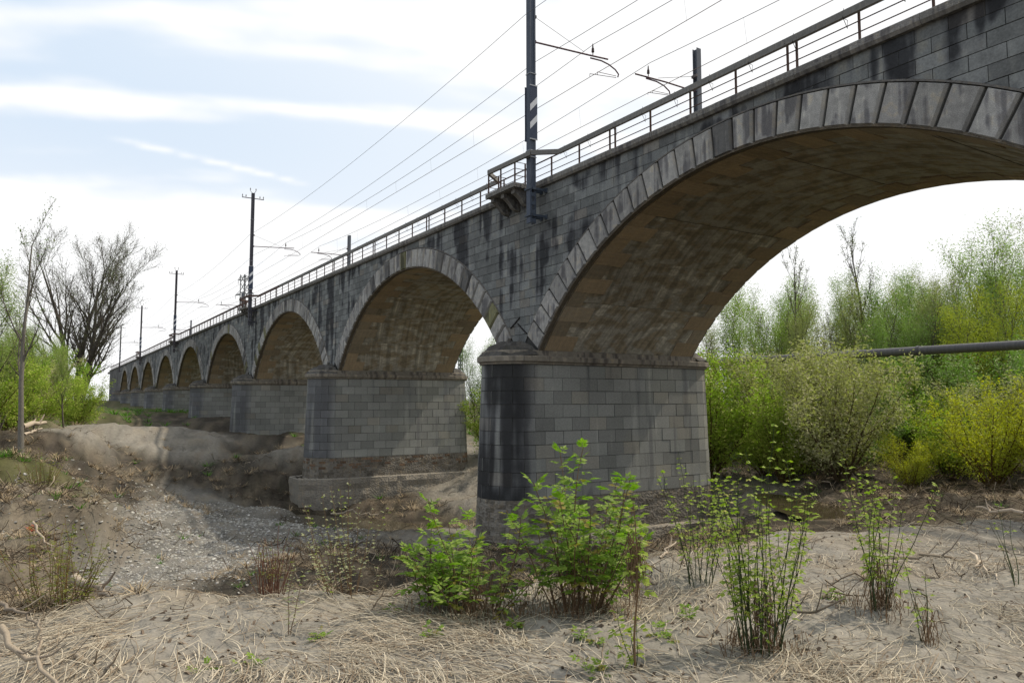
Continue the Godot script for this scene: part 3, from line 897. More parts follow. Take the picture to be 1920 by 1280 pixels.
func make_pier(via: Node3D, i: int, x: float, quota: int) -> void:
	var p := Node3D.new()
	p.name = numbered(via, "pier")
	via.add_child(p, true)
	p.position = Vector3(x, 0, 0)
	var per := perimeter()
	var b := MB.new()
	band(b, -3.2, batter(-3.2) - 0.03, 7.42, -0.03)
	put(p, "core", b.mesh(M.mortar))
	var rest := MB.new()
	var rr := RandomNumberGenerator.new()
	rr.seed = 900 + i
	var bottom := 1.57 if i != 2 else 1.66
	var nc := int(round((7.38 - bottom) / 0.575))
	var hh := (7.38 - bottom) / nc
	var count := int(round(per / 0.975))
	var ln := per / count
	var solo := []
	var eye := EYE - Vector3(x, 0, 0)
	for k in nc:
		for q in count:
			var s0 := (q + (0.5 if k % 2 else 0.0)) * ln
			var t := rr.randf_range(0.8, 1.14)
			var cc := Color(0.4 * t, 0.415 * t, 0.4 * t)
			if rr.randf() < 0.12: cc = Color(0.43 * t, 0.425 * t, 0.385 * t)
			var y1 := 7.38 - k * hh
			var O: Array = outline(s0 + ln * 0.5, 0.0)
			var toward := (eye - (O[0] as Vector3)).normalized()
			var vis := toward.dot(O[1]) > 0.04
			var proud := rr.randf_range(-0.004, 0.018)
			if vis and solo.size() < quota:
				var m := MB.new()
				m.col = cc
				slab(m, s0, s0 + ln, y1 - hh, y1, proud, rr.randf_range(0.007, 0.017))
				solo.append(m)
			else:
				rest.col = cc
				slab(rest, s0, s0 + ln, y1 - hh, y1, proud)
	for m in solo: put(p, "stone_block", (m as MB).mesh(M.pier_stone if i == 1 else M.pier_stone_pale))
	if rest.ix.size(): put(p, "stone_blocks", rest.mesh(M.pier_stone if i == 1 else M.pier_stone_pale), null, true)
	# lower band: small masonry, half plastered over
	var low := MB.new()
	var rows := 9
	var bh := (bottom + 0.05) / rows if i == 2 else (bottom + 0.1) / rows
	var bn := int(per / 0.46)
	for k in rows:
		for q in bn:
			if rr.randf() < (0.2 if i == 2 else 0.35): continue
			var w := per / bn
			var s0 := (q + (0.5 if k % 2 else 0.0) + rr.randf_range(-0.1, 0.1)) * w
			var t := rr.randf_range(0.6, 1.1)
			low.col = Color(0.36 * t, 0.33 * t, 0.28 * t)
			if i == 2 and rr.randf() < 0.3 and k > 4: low.col = Color(0.35 * t, 0.25 * t, 0.18 * t)
			var y0 := -0.1 + k * bh
			slab(low, s0, s0 + w, y0, y0 + bh, rr.randf_range(-0.01, 0.02), 0.012)
	put(p, "rubble_band", low.mesh(M.concrete), null, true)
	b = MB.new()
	b.col = Color(0.38, 0.355, 0.31)
	band(b, -0.2, batter(-0.2) + 0.0, bottom - 0.005, batter(bottom) - 0.005)
	put(p, "render_coat", b.mesh(M.concrete))
	# moulded impost
	b = MB.new()
	b.col = Color(0.46, 0.42, 0.35)
	var prof := [[7.385, 0.0], [7.385, 0.085], [7.47, 0.1], [7.475, 0.13], [7.50, 0.15], [7.505, 0.2], [7.71, 0.21], [7.74, 0.19], [7.75, 0.02], [7.98, 0.0], [8.0, -0.05]]
	for k in prof.size() - 1:
		band(b, prof[k][0], prof[k][1], prof[k + 1][0], prof[k + 1][1])
	put(p, "impost_moulding", b.mesh(M.ring_stone))
	# weathered caps on the two noses
	for e in 2:
		b = MB.new()
		var f := noise(700 + i * 3 + e, 0.9, 3)
		var na := 16
		var nk := 7
		for a in na:
			for k in nk:
				var P := []
				for c in [[a, k], [a + 1, k], [a + 1, k + 1], [a, k + 1]]:
					var th := PI * (c[0] as int) / na
					var rad := (HW + 0.17) * (1.0 - float(c[1]) / nk)
					var sy := 1.0 if e == 0 else -1.0
					var q := Vector3(cos(th) * rad, 7.73 + 0.72 * (1.0 - pow(rad / (HW + 0.17), 3.0)), (ZN if e == 0 else ZF) + sin(th) * rad * sy)
					q += Vector3(0, f.get_noise_3d(q.x * 2, q.z * 2, i) * 0.16, 0)
					P.append(q)
				var t := 0.75 + 0.5 * f.get_noise_2d(a * 1.3, k * 2.1)
				b.col = Color(0.17 * t, 0.165 * t, 0.155 * t)
				if e == 0: b.quad(P[0], P[3], P[2], P[1])
				else: b.quad(P[0], P[1], P[2], P[3])
		put(p, "nose_cap", b.mesh(M.concrete))
	# footing
	b = MB.new()
	b.col = Color(0.46, 0.43, 0.37)
	var fy := -0.03 if i == 1 else 0.22
	var fo := 0.42 if i == 1 else 0.38
	var ring := []
	var zn := 2.5 if i == 2 else 0.7
	var plan := [Vector2(-1, ZF - 0.2), Vector2(1, ZF - 0.2), Vector2(1, ZN + 0.4), Vector2(0.55, ZN + zn), Vector2(-0.55, ZN + zn), Vector2(-1, ZN + 0.4)]
	var hwf := HW + batter(fy) + fo
	plan[0].y = ZF - HW; plan[1].y = ZF - HW
	var fn := noise(740 + i, 1.1, 4)
	var pts := []
	for k in plan.size():
		var A: Vector2 = plan[k]
		var B: Vector2 = plan[(k + 1) % plan.size()]
		var n := maxi(2, int(A.distance_to(Vector2(B.x, B.y)) / 0.35))
		for q in n: pts.append(A.lerp(B, float(q) / n))
	var lv := [[fy + 0.0, -0.06], [fy - 0.05, 0.0], [fy - 0.4, 0.02], [fy - 0.8, 0.0], [fy - 1.2, 0.03], [fy - 1.7, 0.03], [fy - 2.3, 0.0], [fy - 2.8, -0.2], [fy - 3.6, -0.3]]
	var grid := []
	for l in lv:
		var row := []
		for q in pts:
			var dir := Vector3(q.x, 0, 0)
			var v3 := Vector3(q.x * (hwf + l[1]), l[0], q.y + (0.0 if q.y < 0.5 else (l[1] as float)))
			v3 += Vector3(q.x, 0, 0.6) * fn.get_noise_3d(v3.x * 1.2 + 5, v3.y * 2.4, v3.z * 0.9) * 0.14
			row.append(v3)
		grid.append(row)
	for l in lv.size() - 1:
		for q in pts.size():
			var q2 := (q + 1) % pts.size()
			b.quad(grid[l + 1][q2], grid[l + 1][q], grid[l][q], grid[l][q2])
	for q in pts.size():
		var q2 := (q + 1) % pts.size()
		b.tri(Vector3(0, fy + 0.01, (grid[0][q].z + grid[0][q2].z) * 0.5), grid[0][q2], grid[0][q])
	put(p, "footing", b.mesh(M.concrete))

func arch_point(x0: float, th: float, r: float) -> Vector3:
	return Vector3(x0 + sin(th) * r, CY + cos(th) * r, 0)

func make_arch(via: Node3D, j: int, solo: bool) -> void:
	var x0 := 13.0 - L * (j - 1)
	var rr := RandomNumberGenerator.new()
	rr.seed = 3000 + j
	# spandrel walls, front and back (mortar ground behind the blocks)
	var b := MB.new()
	var xs := []
	for k in 45: xs.append(x0 + RA * sin(-TH + 2.0 * TH * k / 44.0))
	xs[0] = x0 - HA; xs[44] = x0 + HA
	for k in 44:
		var ya := CY + sqrt(RA * RA - pow(xs[k] - x0, 2))
		var yb := CY + sqrt(RA * RA - pow(xs[k + 1] - x0, 2))
		b.quad(Vector3(xs[k], ya, -0.05), Vector3(xs[k + 1], yb, -0.05), Vector3(xs[k + 1], YT, -0.05), Vector3(xs[k], YT, -0.05))
	for e in [-1, 1]:
		var xa: float = x0 - 13.0 if e < 0 else x0 + HA
		var xb: float = x0 - HA if e < 0 else x0 + 13.0
		b.quad(Vector3(xa, 7.7, -0.05), Vector3(xb, 7.7, -0.05), Vector3(xb, YT, -0.05), Vector3(xa, YT, -0.05))
	var wall := put(via, "spandrel_wall", b.mesh(M.mortar))
	b = MB.new()
	b.col = Color(0.27, 0.27, 0.26)
	for k in 44:
		var ya := CY + sqrt(RA * RA - pow(xs[k] - x0, 2))
		var yb := CY + sqrt(RA * RA - pow(xs[k + 1] - x0, 2))
		b.quad(Vector3(xs[k + 1], yb, ZB), Vector3(xs[k], ya, ZB), Vector3(xs[k], YT, ZB), Vector3(xs[k + 1], YT, ZB))
	for e in [-1, 1]:
		var xa: float = x0 - 13.0 if e < 0 else x0 + HA
		var xb: float = x0 - HA if e < 0 else x0 + 13.0
		b.quad(Vector3(xb, 7.7, ZB), Vector3(xa, 7.7, ZB), Vector3(xa, YT, ZB), Vector3(xb, YT, ZB))
	put(via, "downstream_wall", b.mesh(M.spandrel_stone))
	# blocks of the spandrel
	var circle := PackedVector2Array()
	for k in 91:
		var th := -1.25 + 2.5 * k / 90.0
		circle.append(Vector2(x0 + sin(th) * (RA + 1.1), CY + cos(th) * (RA + 1.1)))
	circle.append(Vector2(x0 + 20, -20)); circle.append(Vector2(x0 - 20, -20))
	var rest := MB.new()
	for row in 17:
		var y1 := YT - 0.4 * row
		var y0 := y1 - 0.4
		var n := 31
		var w := L / n
		for q in range(-1, n):
			var xa := x0 - 13.0 + (q + (0.5 if row % 2 else 0.0)) * w
			var xb := xa + w
			xa = maxf(xa, x0 - 13.0); xb = minf(xb, x0 + 13.0)
			if xb - xa < 0.05: continue
			var rect := PackedVector2Array([Vector2(xa, y0), Vector2(xb, y0), Vector2(xb, y1), Vector2(xa, y1)])
			for piece in Geometry2D.clip_polygons(rect, circle):
				if Geometry2D.is_polygon_clockwise(piece): continue
				for pc in Geometry2D.offset_polygon(piece, -0.01):
					if pc.size() < 3: continue
					var ar := 0.0
					for i in pc.size(): ar += (pc[i] as Vector2).cross(pc[(i + 1) % pc.size()])
					if absf(ar) < 0.03: continue
					var t := rr.randf_range(0.72, 1.2)
					var cc := Color(0.3 * t, 0.318 * t, 0.318 * t)
					if rr.randf() < 0.07: cc = Color(0.4 * t, 0.39 * t, 0.36 * t)
					var mid := (xa + xb) * 0.5
					if solo and mid < 20.8 and solo_left > 0:
						solo_left -= 1
						var m := MB.new()
						m.col = cc
						plate(m, pc, rr.randf_range(-0.008, 0.006), 0.05)
						put(wall, "stone_block", m.mesh(M.spandrel_stone))
					else:
						rest.col = cc
						plate(rest, pc, rr.randf_range(-0.008, 0.006), 0.05)
	put(wall, "stone_blocks", rest.mesh(M.spandrel_stone), null, true)
	# the ring of bossed voussoirs, near and far
	b = MB.new()
	for k in 44:
		var ta := -TH + 2.0 * TH * k / 44.0
		var tb := -TH + 2.0 * TH * (k + 1) / 44.0
		for e in 2:
			var z := -0.1 if e == 0 else ZB + 0.1
			var A := arch_point(x0, ta, RA + 0.01) + Vector3(0, 0, z)
			var B := arch_point(x0, tb, RA + 0.01) + Vector3(0, 0, z)
			var C := arch_point(x0, tb, RA + 1.07) + Vector3(0, 0, z)
			var D := arch_point(x0, ta, RA + 1.07) + Vector3(0, 0, z)
			if e == 0: b.quad(A, B, C, D)
			else: b.quad(B, A, D, C)
	var ringn := put(via, "arch_ring", b.mesh(M.mortar))
	var far := MB.new()
	for k in NV:
		for e in 2:
			var m := MB.new() if (e == 0 and j <= 6 and j >= 1) else far
			var t := rr.randf_range(0.8, 1.15)
			m.col = Color(0.63 * t, 0.625 * t, 0.6 * t)
			if rr.randf() < 0.1: m.col = Color(0.34 * t, 0.34 * t, 0.2 * t)
			if rr.randf() < 0.12: m.col = Color(0.27 * t, 0.27 * t, 0.265 * t)
			voussoir(m, x0, -TH + 2.0 * TH * k / NV, -TH + 2.0 * TH * (k + 1) / NV, e == 0, rr.randf_range(-0.015, 0.015))
			if m != far: put(ringn, "voussoir", m.mesh(M.ring_stone))
	put(ringn, "far_voussoirs" if j <= 6 and j >= 1 else "voussoirs", far.mesh(M.ring_stone), null, true)
	# thin label course over the ring
	b = MB.new()
	b.col = Color(0.22, 0.215, 0.2)
	for k in 60:
		var ta := -TH + 2.0 * TH * k / 60.0
		var tb := -TH + 2.0 * TH * (k + 1) / 60.0
		var P := []
		for c in [[ta, 1.085, 0.035], [tb, 1.085, 0.035], [tb, 1.14, 0.025], [ta, 1.14, 0.025], [ta, 1.14, -0.04], [tb, 1.14, -0.04], [ta, 1.085, -0.04], [tb, 1.085, -0.04]]:
			P.append(arch_point(x0, c[0], RA + c[1]) + Vector3(0, 0, c[2]))
		b.quad(P[0], P[1], P[2], P[3]); b.quad(P[3], P[2], P[5], P[4]); b.quad(P[1], P[0], P[6], P[7])
	put(ringn, "label_course", b.mesh(M.concrete))
	# vault of plastered panels, with the quoins of the two rings showing
	var vault := Node3D.new()
	vault.name = numbered(via, "vault")
	via.add_child(vault, true)
	var np := 10
	for k in np:
		b = MB.new()
		var ta := -TH + 2.0 * TH * k / np
		var tb := -TH + 2.0 * TH * (k + 1) / np
		var r := RA - 0.004 + 0.016 * (k % 2) + rr.randf_range(-0.003, 0.003)
		var t := rr.randf_range(0.8, 1.12)
		b.col = Color(t, t, t)
		var off := rr.randf()
		var flip := -1.0 if rr.randf() < 0.5 else 1.0
		for q in 5:
			var a := lerpf(ta, tb, q / 5.0)
			var c := lerpf(ta, tb, (q + 1) / 5.0)
			var va := q / 5.0 if k >= np / 2 else 1.0 - q / 5.0
			var vb := (q + 1) / 5.0 if k >= np / 2 else 1.0 - (q + 1) / 5.0
			b.quad(arch_point(x0, c, r) + Vector3(0, 0, -0.04), arch_point(x0, a, r) + Vector3(0, 0, -0.04), arch_point(x0, a, r) + Vector3(0, 0, ZB + 0.04), arch_point(x0, c, r) + Vector3(0, 0, ZB + 0.04), Vector2(off, vb * 0.98), Vector2(off, va * 0.98), Vector2(off + flip, va * 0.98), Vector2(off + flip, vb * 0.98))
		# the step at the joint
		b.quad(arch_point(x0, ta, r) + Vector3(0, 0, ZB), arch_point(x0, ta, r) + Vector3(0, 0, -0.04), arch_point(x0, ta, r + 0.05) + Vector3(0, 0, -0.04), arch_point(x0, ta, r + 0.05) + Vector3(0, 0, ZB))
		put(vault, "plaster_panel", b.mesh(M.vault_plaster if k >= 3 and k <= 6 else M.vault_limed))
	var qs := MB.new()
	for k in NV:
		for e in 2:
			var m := MB.new() if (j >= 1 and j <= 3) else qs
			var t := rr.randf_range(0.75, 1.1)
			m.col = Color(0.66 * t, 0.53 * t, 0.36 * t) if rr.randf() < 0.7 else Color(0.6 * t, 0.52 * t, 0.39 * t)
			var ln := (1.55 if k % 2 == 0 else 0.85) + rr.randf_range(-0.08, 0.08)
			var za := -0.30 if e == 0 else ZB + 0.05 + ln
			quoin(m, x0, -TH + 2.0 * TH * k / NV + 0.0004, -TH + 2.0 * TH * (k + 1) / NV - 0.0004, za, za - ln)
			if m != qs: put(vault, "quoin", m.mesh(M.quoin_stone))
	if qs.ix.size(): put(vault, "quoins", qs.mesh(M.quoin_stone), null, true)
	# the lip along the near edge
	b = MB.new()
	b.col = Color(0.22, 0.195, 0.155)
	for k in 44:
		var ta := -TH + 2.0 * TH * k / 44.0
		var tb := -TH + 2.0 * TH * (k + 1) / 44.0
		var P := []
		for c in [[ta, -0.05, 0.02], [tb, -0.05, 0.02], [tb, -0.05, -0.2], [ta, -0.05, -0.2], [ta, 0.03, 0.02], [tb, 0.03, 0.02], [ta, 0.03, -0.2], [tb, 0.03, -0.2]]:
			P.append(arch_point(x0, c[0], RA + c[1]) + Vector3(0, 0, c[2]))
		b.quad(P[1], P[0], P[3], P[2]); b.quad(P[0], P[1], P[5], P[4]); b.quad(P[2], P[3], P[6], P[7])
	put(vault, "edge_roll", b.mesh(M.concrete))

var solo_left := 300

func plate(b: MB, poly: PackedVector2Array, z: float, depth: float) -> void:
	var idx := Geometry2D.triangulate_polygon(poly)
	var c := Vector2.ZERO
	for q in poly: c += q
	c /= poly.size()
	for k in range(0, idx.size(), 3):
		var A := poly[idx[k]]
		var B := poly[idx[k + 1]]
		var C := poly[idx[k + 2]]
		if (B - A).cross(C - A) < 0.0:
			var s := B
			B = C
			C = s
		b.tri(Vector3(A.x, A.y, z), Vector3(B.x, B.y, z), Vector3(C.x, C.y, z))
	for k in poly.size():
		var A := poly[k]
		var B := poly[(k + 1) % poly.size()]
		b.quad(Vector3(A.x, A.y, z - depth), Vector3(B.x, B.y, z - depth), Vector3(B.x, B.y, z), Vector3(A.x, A.y, z))

func voussoir(b: MB, x0: float, ta: float, tb: float, near: bool, dz: float) -> void:
	var sgn := 1.0 if near else -1.0
	var zb := 0.0 if near else ZB
	var O := []
	var I := []
	var g := 0.0028
	var ch := 0.0068
	for c in [[ta + g, 0.0], [tb - g, 0.0], [tb - g, 1.06], [ta + g, 1.06]]:
		O.append(arch_point(x0, c[0], RA + c[1]))
	for c in [[ta + ch, 0.03], [tb - ch, 0.03], [tb - ch, 1.03], [ta + ch, 1.03]]:
		I.append(arch_point(x0, c[0], RA + c[1]))
	var f := Vector3(0, 0, zb + sgn * (0.09 + dz))
	var s := Vector3(0, 0, zb + sgn * 0.01)
	var k := Vector3(0, 0, zb - sgn * 0.25)
	if near: b.quad(I[0] + f, I[1] + f, I[2] + f, I[3] + f)
	else: b.quad(I[1] + f, I[0] + f, I[3] + f, I[2] + f)
	for q in 4:
		var r := (q + 1) % 4
		if near:
			b.quad(O[q] + s, O[r] + s, I[r] + f, I[q] + f)
			b.quad(O[q] + k, O[r] + k, O[r] + s, O[q] + s)
		else:
			b.quad(O[r] + s, O[q] + s, I[q] + f, I[r] + f)
			b.quad(O[r] + k, O[q] + k, O[q] + s, O[r] + s)

func quoin(b: MB, x0: float, ta: float, tb: float, za: float, zb: float) -> void:
	var r0 := RA - 0.03
	var r1 := RA + 0.05
	var P := []
	for r in [r0, r1]:
		for c in [[ta, za], [tb, za], [tb, zb], [ta, zb]]:
			P.append(arch_point(x0, c[0], r) + Vector3(0, 0, c[1]))
	b.quad(P[1], P[0], P[3], P[2])
	for q in 4:
		var r := (q + 1) % 4
		b.quad(P[q], P[r], P[4 + r], P[4 + q])

func make_viaduct() -> void:
	var via := thing("railway_viaduct", "long grey stone railway viaduct of many arches crossing the river bed", "bridge")
	for i in 10:
		var x := L - L * i
		make_pier(via, i, x, 150 if i == 1 or i == 2 else 0)
	for j in range(0, 10): make_arch(via, j, j >= 1 and j <= 3)
	# the deck body
	var b := MB.new()
	b.col = Color(0.3, 0.29, 0.27)
	b.box(Vector3(-103, 14.85, ZB * 0.5), Vector3(312, 0.6, -ZB - 0.14))
	put(via, "deck", b.mesh(M.concrete))
	# abutments
	b = MB.new()
	b.col = Color(0.2, 0.2, 0.2)
	b.box(Vector3(-228.0, 8.5, ZB * 0.5), Vector3(40.0, 13.4, -ZB))
	put(via, "abutment", b.mesh(M.spandrel_stone))
	b = MB.new()
	b.col = Color(0.2, 0.2, 0.2)
	b.box(Vector3(64.0, 6.5, ZB * 0.5), Vector3(24.0, 17.2, -ZB))
	put(via, "abutment", b.mesh(M.spandrel_stone))
	# coping stones
	var rr := RandomNumberGenerator.new()
	rr.seed = 12
	var n := 0
	var rest := MB.new()
	var x := 54.0
	var cop := Node3D.new()
	cop.name = "coping"
	via.add_child(cop, true)
	while x > -247.0:
		var w := rr.randf_range(1.5, 2.1)
		var m := MB.new() if x < 22.0 and x > -150.0 else rest
		var t := rr.randf_range(0.8, 1.1)
		m.col = Color(0.30 * t, 0.29 * t, 0.27 * t)
		var y := rr.randf_range(-0.012, 0.008)
		var zf := 0.2 + rr.randf_range(-0.012, 0.012)
		var A := [Vector2(zf - 0.07, 15.16), Vector2(zf, 15.25), Vector2(zf, 15.42 + y), Vector2(zf - 0.03, 15.455 + y), Vector2(-0.5, 15.47 + y), Vector2(-0.5, 15.16)]
		for q in A.size():
			var P: Vector2 = A[q]
			var Q: Vector2 = A[(q + 1) % A.size()]
			m.quad(Vector3(x - w + 0.006, P.y, P.x), Vector3(x - 0.006, P.y, P.x), Vector3(x - 0.006, Q.y, Q.x), Vector3(x - w + 0.006, Q.y, Q.x))
		for e in [x - w + 0.006, x - 0.006]:
			for q in range(1, A.size() - 1):
				if e == x - 0.006: m.tri(Vector3(e, A[0].y, A[0].x), Vector3(e, A[q + 1].y, A[q + 1].x), Vector3(e, A[q].y, A[q].x))
				else: m.tri(Vector3(e, A[0].y, A[0].x), Vector3(e, A[q].y, A[q].x), Vector3(e, A[q + 1].y, A[q + 1].x))
		if m != rest: put(cop, "coping_stone", m.mesh(M.coping_stone))
		x -= w
	rest.col = Color(0.3, 0.29, 0.27)
	rest.box(Vector3(-96, 15.32, ZB + 0.1), Vector3(302, 0.28, 0.6))
	put(cop, "coping_stones", rest.mesh(M.coping_stone), null, true)
	b = MB.new()
	b.col = Color(0.28, 0.26, 0.24)
	b.box(Vector3(-96, 15.2, ZB * 0.5), Vector3(302, 0.16, 8.3))
	put(via, "ballast_bed", b.mesh(M.concrete))
	# refuge balconies on stone corbels at every second pier
	for px in [0.0, -52.0, -104.0, -156.0]:
		var bal := Node3D.new()
		bal.name = numbered(via, "balcony")
		via.add_child(bal, true)
		bal.position = Vector3(px, 0, 0)
		b = MB.new()
		b.col = Color(0.27, 0.26, 0.24)
		b.box(Vector3(-0.05, 15.33, 0.62), Vector3(2.5, 0.2, 0.9))
		b.box(Vector3(-0.05, 15.215, 0.58), Vector3(2.3, 0.03, 0.8))
		put(bal, "slab", b.mesh(M.coping_stone))
		for cx in [-0.95, -0.05, 0.85]:
			b = MB.new()
			b.col = Color(0.27, 0.26, 0.24)
			var prev := Vector2(0.92, 15.2)
			var pf := [Vector2(0.9, 15.2), Vector2(0.9, 15.02), Vector2(0.78, 14.98), Vector2(0.66, 14.9), Vector2(0.52, 14.78), Vector2(0.4, 14.62), Vector2(0.26, 14.52), Vector2(0.02, 14.48)]
			for q in pf.size() - 1:
				var P: Vector2 = pf[q]
				var Q: Vector2 = pf[q + 1]
				b.quad(Vector3(cx - 0.13, Q.y, Q.x), Vector3(cx + 0.13, Q.y, Q.x), Vector3(cx + 0.13, P.y, P.x), Vector3(cx - 0.13, P.y, P.x))
				for e in [-0.13, 0.13]:
					var T := Vector3(cx + e, 15.2, 0.0)
					if e > 0: b.tri(T, Vector3(cx + e, P.y, P.x), Vector3(cx + e, Q.y, Q.x))
					else: b.tri(T, Vector3(cx + e, Q.y, Q.x), Vector3(cx + e, P.y, P.x))
			put(bal, "corbel", b.mesh(M.coping_stone))
	# tie-bar anchors on the front over the nearest pier
	var tb := MB.new()
	tb.col = Color(0.03, 0.03, 0.03)
	for t in [[Vector3(-0.35, 9.35, 0.02), 0.5], [Vector3(0.25, 9.05, 0.02), -0.6]]:
		tb.box(t[0], Vector3(0.9, 0.05, 0.05), Basis(Vector3.BACK, t[1]))
	put(via, "tie_anchor", tb.mesh(M.rust_steel))

# ---------------------------------------------------------------- railing and line equipment
func make_railing() -> void:
	var rl := thing("bridge_railing", "rusty railing with grey cable duct on top of the viaduct coping", "railing")
	var x := 23.2
	var n := 0
	var post := MB.new()
	post.col = Color(0.12, 0.075, 0.065)
	post.box(Vector3(0, 0.48, 0), Vector3(0.055, 0.96, 0.055))
	var pm := post.mesh(M.rust_steel)
	while x > -245.0:
		var skip := false
		for px in [0.0, -52.0, -104.0, -156.0]:
			if absf(x - px) < 1.2: skip = true
		if not skip:
			var o := put(rl, "post", pm)
			o.position = Vector3(x, 15.45, -0.06)
			if n % 4 == 0:
				o = put(rl, "post", pm)
				o.position = Vector3(x - 0.32, 15.45, -0.06)
		n += 1
		x -= 1.98 + (0.3 if n % 4 == 1 else 0.0)
	for y in [15.78, 16.09, 16.38]:
		var b := MB.new()
		b.col = Color(0.12, 0.075, 0.065)
		var xa := 30.0
		while xa > -245.0:
			b.tube(Vector3(xa, y, -0.06), Vector3(xa - 11.0, y, -0.06), 0.017 if y < 16.3 else 0.03, 0.017 if y < 16.3 else 0.03, 6)
			xa -= 11.0
		put(rl, "rail", b.mesh(M.rust_steel))
	# rails round the balconies
	for px in [0.0, -52.0, -104.0, -156.0]:
		for c in [Vector3(-1.2, 0, 0.95), Vector3(1.1, 0, 0.95), Vector3(1.1, 0, 0.4), Vector3(-0.1, 0, 0.95), Vector3(-1.2, 0, 0.4)]:
			var o := put(rl, "post", pm)
			o.position = Vector3(px + c.x, 15.43, c.z)
		var b := MB.new()
		b.col = Color(0.12, 0.075, 0.065)
		for y in [15.78, 16.09, 16.38]:
			b.path([Vector3(px - 1.2, y, -0.06), Vector3(px - 1.2, y, 0.95), Vector3(px + 1.1, y, 0.95), Vector3(px + 1.1, y, -0.06)], 0.017, 0.017, 5)
		put(rl, "rail", b.mesh(M.rust_steel))
	# cable duct
	var xd := 30.0
	var segs := []
	var line := [Vector3(30, 16.36, 0.12)]
	for px in [0.0, -52.0, -104.0, -156.0]:
		line.append(Vector3(px + 3.3, 16.36, 0.12)); line.append(Vector3(px + 2.45, 16.4, 0.98)); line.append(Vector3(px - 1.0, 16.42, 1.08)); line.append(Vector3(px - 1.7, 16.34, 0.12))
	line.append(Vector3(-245, 16.36, 0.12))
	for k in line.size() - 1:
		var A: Vector3 = line[k]
		var B: Vector3 = line[k + 1]
		var cnt := maxi(1, int(round(A.distance_to(B) / 4.0)))
		for q in cnt:
			var P := A.lerp(B, float(q) / cnt)
			var Q := A.lerp(B, float(q + 1) / cnt)
			var d := (Q - P).normalized()
			var b := MB.new()
			var t := 0.9 + 0.2 * fposmod(q * 0.37 + k * 0.21, 1.0)
			b.col = Color(0.27 * t, 0.265 * t, 0.25 * t) if P.x > -40 else Color(0.15 * t, 0.1 * t, 0.09 * t)
			var up := d.cross(Vector3(0, 0, 1)).normalized() if absf(d.z) < 0.9 else Vector3.UP
			if up.y < 0: up = -up
			b.box((P + Q) * 0.5, Vector3(P.distance_to(Q) - 0.012, 0.2, 0.12), Basis(d, up, d.cross(up).normalized()))
			put(rl, "cable_duct", b.mesh(M.duct))
	# wire hooks that carry the duct
	var hook := MB.new()
	hook.col = Color(0.06, 0.05, 0.05)
	hook.path([Vector3(0, 16.53, 0.13), Vector3(0, 16.24, 0.19), Vector3(0.02, 16.22, 0.0), Vector3(0.02, 15.98, 0.02), Vector3(0, 16.25, 0.17)], 0.009, 0.009, 4)
	var hm := hook.mesh(M.rust_steel)
	var hx := 21.5
	while hx > -40.0:
		if absf(hx) > 2.5:
			var o := put(rl, "duct_hook", hm)
			o.position = Vector3(hx, 0, 0)
		hx -= 1.62

func strut(b: MB, pts: Array, r: float, sides := 6) -> void:
	b.path(pts, r, r, sides)

func insulator(b: MB, base: Vector3, h: float, r: float) -> void:
	b.tube(base, base + Vector3(0, h * 0.3, 0), r * 0.35, r * 0.3, 6)
	b.tube(base + Vector3(0, h * 0.3, 0), base + Vector3(0, h * 0.62, 0), r, r * 0.85, 8, true)
	b.tube(base + Vector3(0, h * 0.62, 0), base + Vector3(0, h, 0), r * 0.6, r * 0.3, 8, true)

